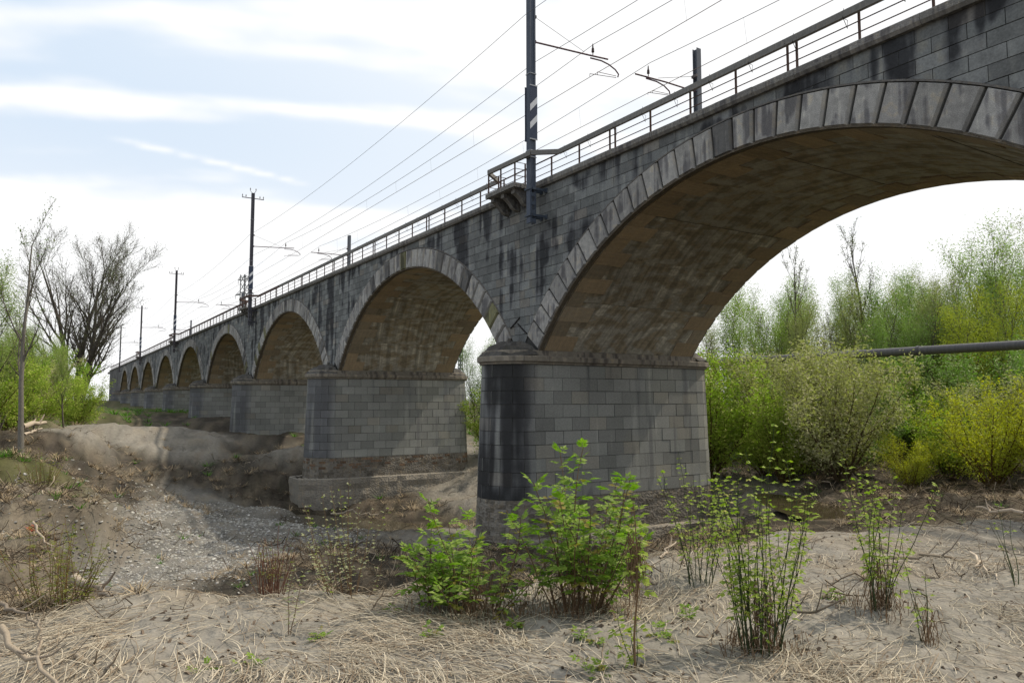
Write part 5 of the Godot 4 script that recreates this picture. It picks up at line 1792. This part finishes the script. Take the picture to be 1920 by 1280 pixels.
	var bl := [
		[bush2, -2.2, -14.2, 1.42, 0.7, "", "tall yellow-green bush whose top hides the pipe beside the pier"],
		[bush1, 1.2, -18.4, 1.3, 3.7, "tree_leaf_grey", "pale bush between the pier and the sage willow"],
		[bush2, -0.8, -17.5, 0.90, 1.2, "", "yellow-green bush against the pier's right flank"],
		[bush1, 3.2, -19.5, 0.81, 2.4, "tree_leaf_deep", "greener willow bush behind the yellow-green one"],
		[bush2, 8.2, -20.5, 0.81, 3.3, "", "light green bush between the sage and the golden bush"],
		[bush1, 9.0, -24.0, 0.85, 4.4, "", "sage bush under the pipe, right of centre on the right bank"],
		[bush3, 14.2, -18.0, 0.85, 2.0, "tree_leaf_yellow", "second golden bush cut by the right edge"],
		[bush1, 12.6, -22.5, 0.90, 0.6, "tree_leaf_grey", "pale bush rising behind the golden bush"],
		[bush3, 8.6, -16.2, 0.52, 5.1, "tree_leaf_yellow", "small golden bush on the bank left of the larger golden one"],
		[bush2, -6.0, -24.0, 1.11, 1.1, "tree_leaf_deep", "dark undergrowth bush behind the pier's right side"],
		[bush1, -2.0, -27.0, 1.11, 2.1, "", "pale undergrowth bush at the foot of the wood"],
		[bush2, 2.5, -28.0, 1.15, 3.1, "tree_leaf_deep", "dark undergrowth bush below the tallest bare poplar"],
		[bush1, 7.0, -28.5, 1.19, 4.1, "tree_leaf_deep", "green undergrowth bush below the pipe's middle"],
		[bush2, 12.0, -27.0, 1.11, 5.1, "", "undergrowth bush at the right edge under the pipe"],
		[bush2, -10.0, -30.0, 1.28, 0.1, "tree_leaf_deep", "dark bush far back beside the pier"],
		[bush2, -5.0, -38.0, 1.44, 0.9, "tree_leaf_deep", "dark thicket bush between the wood's trunks"],
		[bush1, 1.0, -36.0, 1.44, 1.9, "tree_leaf_deep", "grey-green thicket bush deep in the wood"],
		[bush2, 6.0, -38.0, 1.54, 2.9, "", "tall thicket bush at the back near the right edge"],
		[bush2, -16.0, -34.0, 1.44, 3.9, "tree_leaf_deep", "thicket bush hidden mostly by the nearest pier"],
		[bush2, -24.5, -14.0, 1.19, 2.9, "", "green bush at ground level under the second arch"],
		[bush2, 0.2, -22.0, 0.93, 5.8, "tree_leaf_deep", "dark bush in the back row near the pier"],
	]
	for e in bl:
		var c := copy(e[0], e[6], spot(e[1], e[2]), e[4], e[3])
		if e[5]: tint(c, M[e[5]])

# ---------------------------------------------------------------- near plants
func compound_leaf(sd: int, n: int, ln: float, wd: float, c0: Color, c1: Color, hang: float) -> ArrayMesh:
	# a pinnate leaf along +Z from the origin
	var r := RandomNumberGenerator.new()
	r.seed = sd
	var b := MB.new()
	b.col = c0.lerp(c1, r.randf())
	var stem := ln * (0.95 if n > 3 else 0.7)
	var pts := []
	for k in 4: pts.append(Vector3(0, -hang * pow(k / 3.0, 1.6) * stem, stem * k / 3.0))
	b.path(pts, 0.0016, 0.001, 3)
	var pairs := (n - 1) / 2
	for k in pairs:
		var t := lerpf(0.45, 0.9, float(k) / maxf(1, pairs - 1)) if pairs > 1 else 0.75
		var p := Vector3(0, -hang * pow(t, 1.6) * stem, stem * t)
		for e in [-1, 1]:
			b.col = c0.lerp(c1, r.randf())
			var d := Vector3(e * 0.85, r.randf_range(-0.35, 0.1) - hang * 0.5, 0.6).normalized()
			b.leaflet(p, d, Vector3(r.randfn() * 0.15, 1, r.randfn() * 0.15), ln * r.randf_range(0.5, 0.7), wd * r.randf_range(0.85, 1.15))
	b.col = c0.lerp(c1, r.randf())
	b.leaflet(pts[3], Vector3(0, -0.2 - hang, 1).normalized(), Vector3(0, 1, 0.2), ln * 0.68, wd * 1.05)
	return b.mesh()

func leafy_stems(o: Node3D, sd: int, stems: int, spread: float, hmin: float, hmax: float, rad: float, leaves: Array, lm: Material, node_gap: float, from: float, stem_c: Color, lsc: float, quota: int, lean := 0.35, tuft := 1) -> void:
	var r := RandomNumberGenerator.new()
	r.seed = sd
	var left := quota
	var extra := []
	for s in stems:
		var a := r.randf() * TAU
		var q := sqrt(r.randf()) * spread
		var h := r.randf_range(hmin, hmax) * (1.0 - 0.25 * q / maxf(spread, 0.01))
		var base := Vector3(cos(a) * q * 0.35, -0.05, sin(a) * q * 0.35)
		var d := Vector3(cos(a) * q * lean / maxf(spread, 0.01), 1, sin(a) * q * lean / maxf(spread, 0.01)).normalized()
		var pts := [base]
		var p := base
		var n := 9
		for k in n:
			d = (d + Vector3(r.randfn(), 0.25, r.randfn()) * 0.075).normalized()
			p += d * h / n
			pts.append(p)
		var b := MB.new()
		var t := r.randf_range(0.75, 1.2)
		b.col = stem_c * t
		b.path(pts, rad * r.randf_range(0.7, 1.1), rad * 0.3, 5)
		put(o, "stem", b.mesh(M.twig))
		var along := from * h
		var turn := r.randf() * TAU
		while along < h * 0.985:
			var f := along / h * n
			var i := mini(int(f), n - 1)
			var at: Vector3 = (pts[i] as Vector3).lerp(pts[i + 1], f - i)
			turn += PI / 2 + r.randf_range(-0.3, 0.3)
			var top := along / h
			for e in 2 * tuft:
				if r.randf() < 0.12: continue
				var yaw := turn + PI * e + (0.5 if e > 1 else 0.0)
				var tilt := -0.25 - 0.7 * pow(top, 3.0) + r.randfn() * 0.2
				var sc := lsc * r.randf_range(0.45, 1.22) * (1.0 - 0.25 * pow(top, 4.0))
				var xf := Transform3D(Basis.from_euler(Vector3(tilt, yaw, r.randfn() * 0.2)).scaled_local(Vector3.ONE * sc), at)
				var m: Mesh = leaves[r.randi() % leaves.size()]
				if left > 0:
					left -= 1
					var lf := put(o, "leaf", m, lm)
					lf.transform = xf
				else: extra.append([m, xf])
			along += node_gap * r.randf_range(0.7, 1.3)
	if extra.size():
		var by := {}
		for x in extra:
			if not by.has(x[0]): by[x[0]] = []
			by[x[0]].append(x[1])
		for m in by: many(o, "leaves", m, by[m], [], lm)

func flood_rags(o: Node3D, sd: int, n: int, h0: float, h1: float, rad: float) -> void:
	# dead grass caught in the stems by high water
	var r := RandomNumberGenerator.new()
	r.seed = sd
	var b := MB.new()
	for k in n:
		var a := r.randf() * TAU
		var p := Vector3(cos(a) * rad * r.randf(), r.randf_range(h0, h1), sin(a) * rad * r.randf())
		var t := r.randf_range(0.6, 1.2)
		b.col = Color(0.19 * t, 0.125 * t, 0.075 * t)
		var q := p + Vector3(r.randfn() * 0.03, -r.randf_range(0.05, 0.2), r.randfn() * 0.03)
		var e := q + Vector3(r.randfn() * 0.03, -r.randf_range(0.03, 0.12), r.randfn() * 0.03)
		b.path([p, q, e], 0.0028, 0.0015, 3)
	put(o, "caught_straw", b.mesh(M.twig), null, true)

func make_plants() -> void:
	var elder := []
	for k in 7: elder.append(compound_leaf(50 + k, 5 if k % 3 else 7, 0.115, 0.038, Color(0.15, 0.235, 0.035), Color(0.27, 0.36, 0.065), 0.12))
	elder.append(compound_leaf(58, 5, 0.1, 0.03, Color(0.25, 0.2, 0.05), Color(0.3, 0.26, 0.07), 0.4))
	var maple := []
	for k in 7: maple.append(compound_leaf(70 + k, 3, 0.064, 0.03, Color(0.22, 0.3, 0.045), Color(0.34, 0.4, 0.075), 0.45))
	maple.append(compound_leaf(78, 3, 0.05, 0.022, Color(0.36, 0.36, 0.08), Color(0.42, 0.4, 0.1), 0.7))
	var catkin := []
	for k in 4: catkin.append(compound_leaf(90 + k, 3, 0.04, 0.016, Color(0.32, 0.33, 0.19), Color(0.42, 0.42, 0.27), 0.1))
	var olive := []
	for k in 4: olive.append(compound_leaf(95 + k, 3, 0.05, 0.014, Color(0.15, 0.17, 0.035), Color(0.22, 0.22, 0.05), 0.2))
	var brown := Color(0.13, 0.085, 0.05)
	var green := Color(0.045, 0.06, 0.025)
	var o := thing("elder_bush", "largest green elder bush, in front of the nearest pier", "bush", spot(23.47, 14.56), 0.4, "elder bushes on the sandbank")
	leafy_stems(o, 1, 22, 0.55, 0.85, 1.55, 0.0085, elder, M.elder_leaf, 0.058, 0.3, brown, 1.1, 300, 0.5)
	flood_rags(o, 5, 160, 0.15, 0.6, 0.22)
	flood_rags(o, 55, 260, 0.0, 0.16, 0.55)
	o = thing("elder_bush", "lower elder bush left of the largest one, before the second pier's footing", "bush", spot(23.03, 15.27), 1.4, "elder bushes on the sandbank")
	leafy_stems(o, 2, 19, 0.65, 0.55, 1.2, 0.007, elder, M.elder_leaf, 0.062, 0.34, brown, 1.0, 300, 0.75)
	flood_rags(o, 6, 120, 0.1, 0.4, 0.25)
	flood_rags(o, 56, 240, 0.0, 0.16, 0.6)
	o = thing("elder_bush", "small elder shoot with one long branch reaching left over the pool", "bush", spot(22.69, 15.49), 2.0, "elder bushes on the sandbank")
	leafy_stems(o, 3, 6, 0.35, 0.65, 1.05, 0.007, elder, M.elder_leaf, 0.07, 0.3, brown, 1.0, 160, 0.8, 2)
	o = thing("maple_thicket", "largest clump of thin dark maple shoots with yellow-green leaves, right foreground", "shrub", spot(24.98, 14.17), 0.0, "maple shoots on the sandbank")
	leafy_stems(o, 11, 24, 0.42, 0.95, 1.62, 0.0058, maple, M.maple_leaf, 0.05, 0.3, green, 0.95, 300, 0.26)
	flood_rags(o, 7, 120, 0.05, 0.5, 0.1)
	flood_rags(o, 57, 180, 0.0, 0.12, 0.4)
	o = thing("maple_thicket", "slimmer maple clump right of the largest, in front of the creek", "shrub", spot(24.86, 12.64), 0.7, "maple shoots on the sandbank")
	leafy_stems(o, 12, 13, 0.3, 0.8, 1.55, 0.0055, maple, M.maple_leaf, 0.05, 0.28, green, 0.95, 300, 0.2)
	flood_rags(o, 8, 80, 0.05, 0.4, 0.1)
	flood_rags(o, 58, 160, 0.0, 0.12, 0.4)
	o = thing("maple_thicket", "maple shoots at the right edge of the nearest pier's foot", "shrub", spot(23.38, 13.07), 1.7, "maple shoots on the sandbank")
	leafy_stems(o, 13, 13, 0.4, 0.9, 1.6, 0.0058, maple, M.maple_leaf, 0.055, 0.3, green, 0.95, 300, 0.2)
	o = thing("maple_sapling", "single straight maple sapling hung with dead straw, centre foreground", "sapling", spot(24.81, 15.14), 0.0)
	leafy_stems(o, 14, 1, 0.01, 1.34, 1.36, 0.009, maple, M.maple_leaf, 0.05, 0.5, brown, 1.3, 60, 0.02, 2)
	leafy_stems(o, 15, 3, 0.12, 0.35, 0.55, 0.005, maple, M.maple_leaf, 0.06, 0.4, green, 1.1, 60, 0.5, 2)
	flood_rags(o, 9, 80, 0.62, 0.86, 0.06)
	o = thing("maple_sapling", "two thin leaning shoots with few leaves at the lower right", "sapling", spot(25.50, 13.10), 0.0)
	leafy_stems(o, 16, 3, 0.12, 0.65, 0.98, 0.005, maple, M.maple_leaf, 0.11, 0.35, green, 1.0, 60, 0.25)
	flood_rags(o, 10, 40, 0.0, 0.25, 0.08)
	o = thing("maple_sapling", "bare dark shoots cut by the right edge of the view", "sapling", spot(25.11, 11.00), 0.0)
	leafy_stems(o, 17, 4, 0.2, 0.6, 0.95, 0.005, maple, M.maple_leaf, 0.2, 0.6, green, 0.8, 40, 0.35)
	o = thing("budding_shrub", "pale budding shrub with whitish catkins before the pool", "shrub", spot(22.06, 15.97), 0.0)
	leafy_stems(o, 18, 18, 0.5, 0.6, 1.25, 0.0045, catkin, M.maple_leaf, 0.055, 0.25, brown, 1.0, 300, 0.5)
	o = thing("budding_sprout", "thin pale budding sprout on the near sand left of centre", "sapling", spot(22.86, 16.72), 0.0)
	leafy_stems(o, 19, 2, 0.05, 0.55, 0.75, 0.004, catkin, M.maple_leaf, 0.035, 0.25, brown, 1.0, 70, 0.2)
	o = thing("reed_clump", "red-brown clump of dry stalks at the bank's edge left of centre", "shrub", spot(21.88, 16.58), 0.0)
	leafy_stems(o, 20, 34, 0.28, 0.35, 0.72, 0.005, olive, M.maple_leaf, 0.16, 0.5, Color(0.12, 0.06, 0.04), 0.7, 80, 0.25)
	o = thing("olive_shrub", "olive-brown twiggy shrub at the left edge of the sandbank", "shrub", spot(21.27, 18.11), 0.0)
	leafy_stems(o, 21, 30, 0.5, 0.45, 0.98, 0.0045, olive, M.maple_leaf, 0.05, 0.15, Color(0.15, 0.09, 0.04), 1.0, 300, 0.35)
	o = thing("olive_shrub", "twiggy shrub beyond the sandbank edge, left of the gravel", "shrub", spot(-1.0, 18.2), 0.0)
	leafy_stems(o, 22, 24, 0.9, 0.7, 1.5, 0.012, olive, M.maple_leaf, 0.09, 0.15, Color(0.14, 0.09, 0.045), 2.0, 200, 0.45)
	# small weeds
	var weeds := [[23.64, 15.95, 0.30, "round low weed below the lower elder bush"],
		[23.49, 17.44, 0.67, "broad-leaved weed at the lower left of the sand"],
		[23.66, 17.18, 1.04, "weed right beside the broad-leaved one at the bottom edge"],
		[24.22, 15.01, 1.41, "weed patch left of the single sapling"],
		[24.76, 15.43, 1.78, "low weed at the bottom left of the single sapling"],
		[22.80, 15.91, 2.15, "bright grass tuft before the pool"],
		[24.44, 14.57, 2.52, "weed at the right foot of the single sapling"],
		[24.16, 14.03, 2.89, "weed between the sapling and the largest maple clump"],
		[23.62, 15.28, 3.26, "tiny weed under the largest elder bush"],
		[24.46, 12.68, 3.63, "low weeds between the two maple clumps"],
		[23.22, 16.60, 4.00, "weed with pale leaves on the straw left of centre"],
		[20.90, 17.13, 4.37, "leafy green weeds on the bank edge by the gravel"],
		[21.12, 16.77, 4.74, "second patch of green weeds on the bank edge by the gravel"]]
	for w in weeds:
		o = thing("green_weed", w[3], "weed", spot(w[0], w[1]), w[2], "small weeds on the near sand")
		leafy_stems(o, int(w[2] * 100), 6, 0.12, 0.06, 0.16, 0.003, elder, M.elder_leaf, 0.03, 0.3, Color(0.06, 0.1, 0.03), 0.55, 60, 0.9)

func make_driftwood() -> void:
	var sticks := [["bleached forked branch standing at the lower left corner", Vector3(23.05, 4.27, 18.26), Vector3(-0.09, 0.24, -0.01), 0.014, 1.30],
		["thick grey log crossing the lower left corner", Vector3(23.02, 4.51, 18.44), Vector3(0.46, -0.26, -0.29), 0.020, 1.10],
		["long pale branch lying along the bottom edge at left", Vector3(22.90, 4.25, 18.05), Vector3(0.49, -0.05, -0.24), 0.020, 1.15],
		["dark curved branch reaching up at the left edge", Vector3(22.72, 4.58, 18.46), Vector3(0.24, -0.10, -0.20), 0.014, 0.70],
		["thin crossed twig low at the left edge", Vector3(22.56, 4.25, 18.45), Vector3(0.63, -0.05, -0.53), 0.010, 0.80],
		["pale broken stick leaning among the elder stems", Vector3(23.05, 4.28, 15.43), Vector3(0.03, 0.12, -0.20), 0.020, 1.50],
		["dark red-brown stick leaning out of the largest maple clump", Vector3(24.96, 4.31, 14.10), Vector3(0.36, 0.22, -0.34), 0.012, 0.55],
		["grey branch lying behind the slimmer maple clump", Vector3(23.94, 4.25, 11.05), Vector3(0.38, -0.05, -0.84), 0.022, 0.80],
		["white bleached stick at the right edge of the sand", Vector3(24.26, 4.25, 10.05), Vector3(0.64, -0.05, 0.83), 0.014, 1.90],
		["bare grey branch arching in from the right edge", Vector3(24.95, 4.77, 10.43), Vector3(-0.44, 0.00, -0.04), 0.020, 1.20],
		["pale stick leaning before the nearest pier footing", Vector3(22.64, 4.22, 12.88), Vector3(-0.12, 0.11, -0.35), 0.016, 1.50],
		["bleached trunk on the bank behind the slim poplar", Vector3(-24.54, 4.26, 19.26), Vector3(-1.58, 0.18, -1.19), 0.200, 1.60],
		["curved white branch in front of the bleached trunk", Vector3(-19.68, 3.96, 19.03), Vector3(-0.65, 0.31, -0.78), 0.090, 1.70],
		["pale log lying at the foot of the bank left of the gravel", Vector3(13.07, 2.73, 17.68), Vector3(0.91, -0.19, -0.51), 0.090, 1.30],
		["thin dead branch stuck in the left bank slope", Vector3(12.13, 3.62, 18.35), Vector3(0.56, -0.62, -0.38), 0.025, 1.40],
		["grey log at the water line of the second footing", Vector3(-17.59, -1.26, 2.73), Vector3(2.08, 0.04, -2.34), 0.060, 1.30]]
	var k := 0
	for s in sticks:
		k += 1
		var o := thing("driftwood", s[0], "branch", s[1])
		var b := MB.new()
		var t: float = s[4]
		b.col = Color(0.34, 0.29, 0.23) * t
		var pts := []
		var d: Vector3 = s[2]
		var f := noise(40 + k, 0.8, 2)
		for i in 9:
			var q := i / 8.0
			pts.append(d * q + Vector3(f.get_noise_2d(i * 0.6, 0), f.get_noise_2d(i * 0.6, 9) * 0.7, f.get_noise_2d(i * 0.6, 20)) * d.length() * 0.16 * sin(PI * q))
		b.path(pts, s[3], (s[3] as float) * 0.45, 7)
		put(o, "limb", b.mesh(M.driftwood))
		for e in 2:
			b = MB.new()
			b.col = Color(0.3, 0.25, 0.2) * t
			var p: Vector3 = pts[3 + 2 * e]
			var dd := (d.normalized() + Vector3(f.get_noise_2d(5 + e, 3), 0.45 + 0.3 * e, f.get_noise_2d(2, 8 + e)) * 0.9).normalized()
			b.path([p, p + dd * d.length() * 0.14, p + (dd + Vector3(0, 0.25, 0)) * d.length() * 0.28], (s[3] as float) * 0.45, (s[3] as float) * 0.18, 5)
			put(o, "twig", b.mesh(M.driftwood))
	# a rag of orange net in the litter on the left bank
	var r := RandomNumberGenerator.new()
	r.seed = 4
	var nb := MB.new()
	for q in 26:
		nb.col = Color(0.5, 0.085, 0.03)
		var p := Vector3(r.randfn() * 0.22, r.randf_range(0.0, 0.18), r.randfn() * 0.1)
		nb.path([p, p + Vector3(r.randfn() * 0.1, r.randf() * 0.08, r.randfn() * 0.08), p + Vector3(r.randfn() * 0.18, r.randf() * 0.1, r.randfn() * 0.1)], 0.012, 0.01, 4)
	var net := put(self, "orange_netting", nb.mesh(M.plain))
	net.scale = Vector3.ONE * 0.6
	net.position = spot(3.76, 18.38)
	tag(net, "scrap of bright orange netting caught in the left bank's litter", "debris")

func make_pipe() -> void:
	var o := thing("pipeline", "grey steel pipe crossing above the right-hand bushes", "pipe")
	var b := MB.new()
	b.col = Color(0.2, 0.2, 0.205)
	var xs := [30.0, 18.0, 6.0, -6.0, -18.0, -30.0]
	for k in 5:
		b = MB.new()
		var t := 0.9 + 0.07 * k
		b.col = Color(0.19 * t, 0.19 * t, 0.195 * t)
		b.tube(Vector3(xs[k], 8.5, -22.0), Vector3(xs[k + 1], 8.5, -22.0), 0.235, 0.235, 20)
		put(o, "pipe_length", b.mesh(M.mast_steel))
	for x in [18.0, 6.0, -6.0, -18.0]:
		b = MB.new()
		b.col = Color(0.16, 0.16, 0.165)
		b.tube(Vector3(x - 0.07, 8.5, -22.0), Vector3(x + 0.07, 8.5, -22.0), 0.275, 0.275, 20, true)
		put(o, "collar", b.mesh(M.mast_steel))
	for x in [26.0, -24.0]:
		b = MB.new()
		b.col = Color(0.16, 0.16, 0.17)
		b.box(Vector3(x, 5.0, -22.0), Vector3(0.35, 6.7, 0.35))
		put(o, "support", b.mesh(M.concrete))

# ---------------------------------------------------------------- the place
func _ready() -> void:
	var cam := Camera3D.new()
	cam.name = "Camera"
	add_child(cam)
	cam.position = EYE
	cam.rotation = Vector3(0.0784, 1.0087, 0.0)
	cam.fov = rad_to_deg(2.0 * atan(640.0 / 1394.5))
	cam.near = 0.1
	cam.far = 4000.0
	cam.current = true
	var env := Environment.new()
	env.background_mode = Environment.BG_SKY
	var sky := Sky.new()
	sky.sky_material = make_sky()
	env.sky = sky
	env.background_energy_multiplier = 1.0
	env.tonemap_mode = Environment.TONE_MAPPER_LINEAR
	env.tonemap_exposure = 1.0
	env.sdfgi_enabled = true
	env.ssao_enabled = true
	env.ssil_enabled = true
	var we := WorldEnvironment.new()
	we.name = "WorldEnvironment"
	we.environment = env
	add_child(we)
	var sun := DirectionalLight3D.new()
	sun.name = "Sun"
	sun.light_color = Color(1.0, 0.95, 0.87)
	sun.light_energy = 1.4
	sun.light_angular_distance = 1.2
	sun.shadow_enabled = true
	var to_sun := Vector3(sin(deg_to_rad(8.0)) * cos(deg_to_rad(54.0)), sin(deg_to_rad(54.0)), -cos(deg_to_rad(8.0)) * cos(deg_to_rad(54.0)))
	add_child(sun)
	sun.look_at_from_position(to_sun * 100.0, Vector3.ZERO, Vector3.UP)
	read_survey()
	make_materials()
	make_ground()
	make_viaduct()
	make_railing()
	make_line()
	make_pipe()
	make_trees()
	make_ground_cover()
	make_plants()
	make_driftwood()
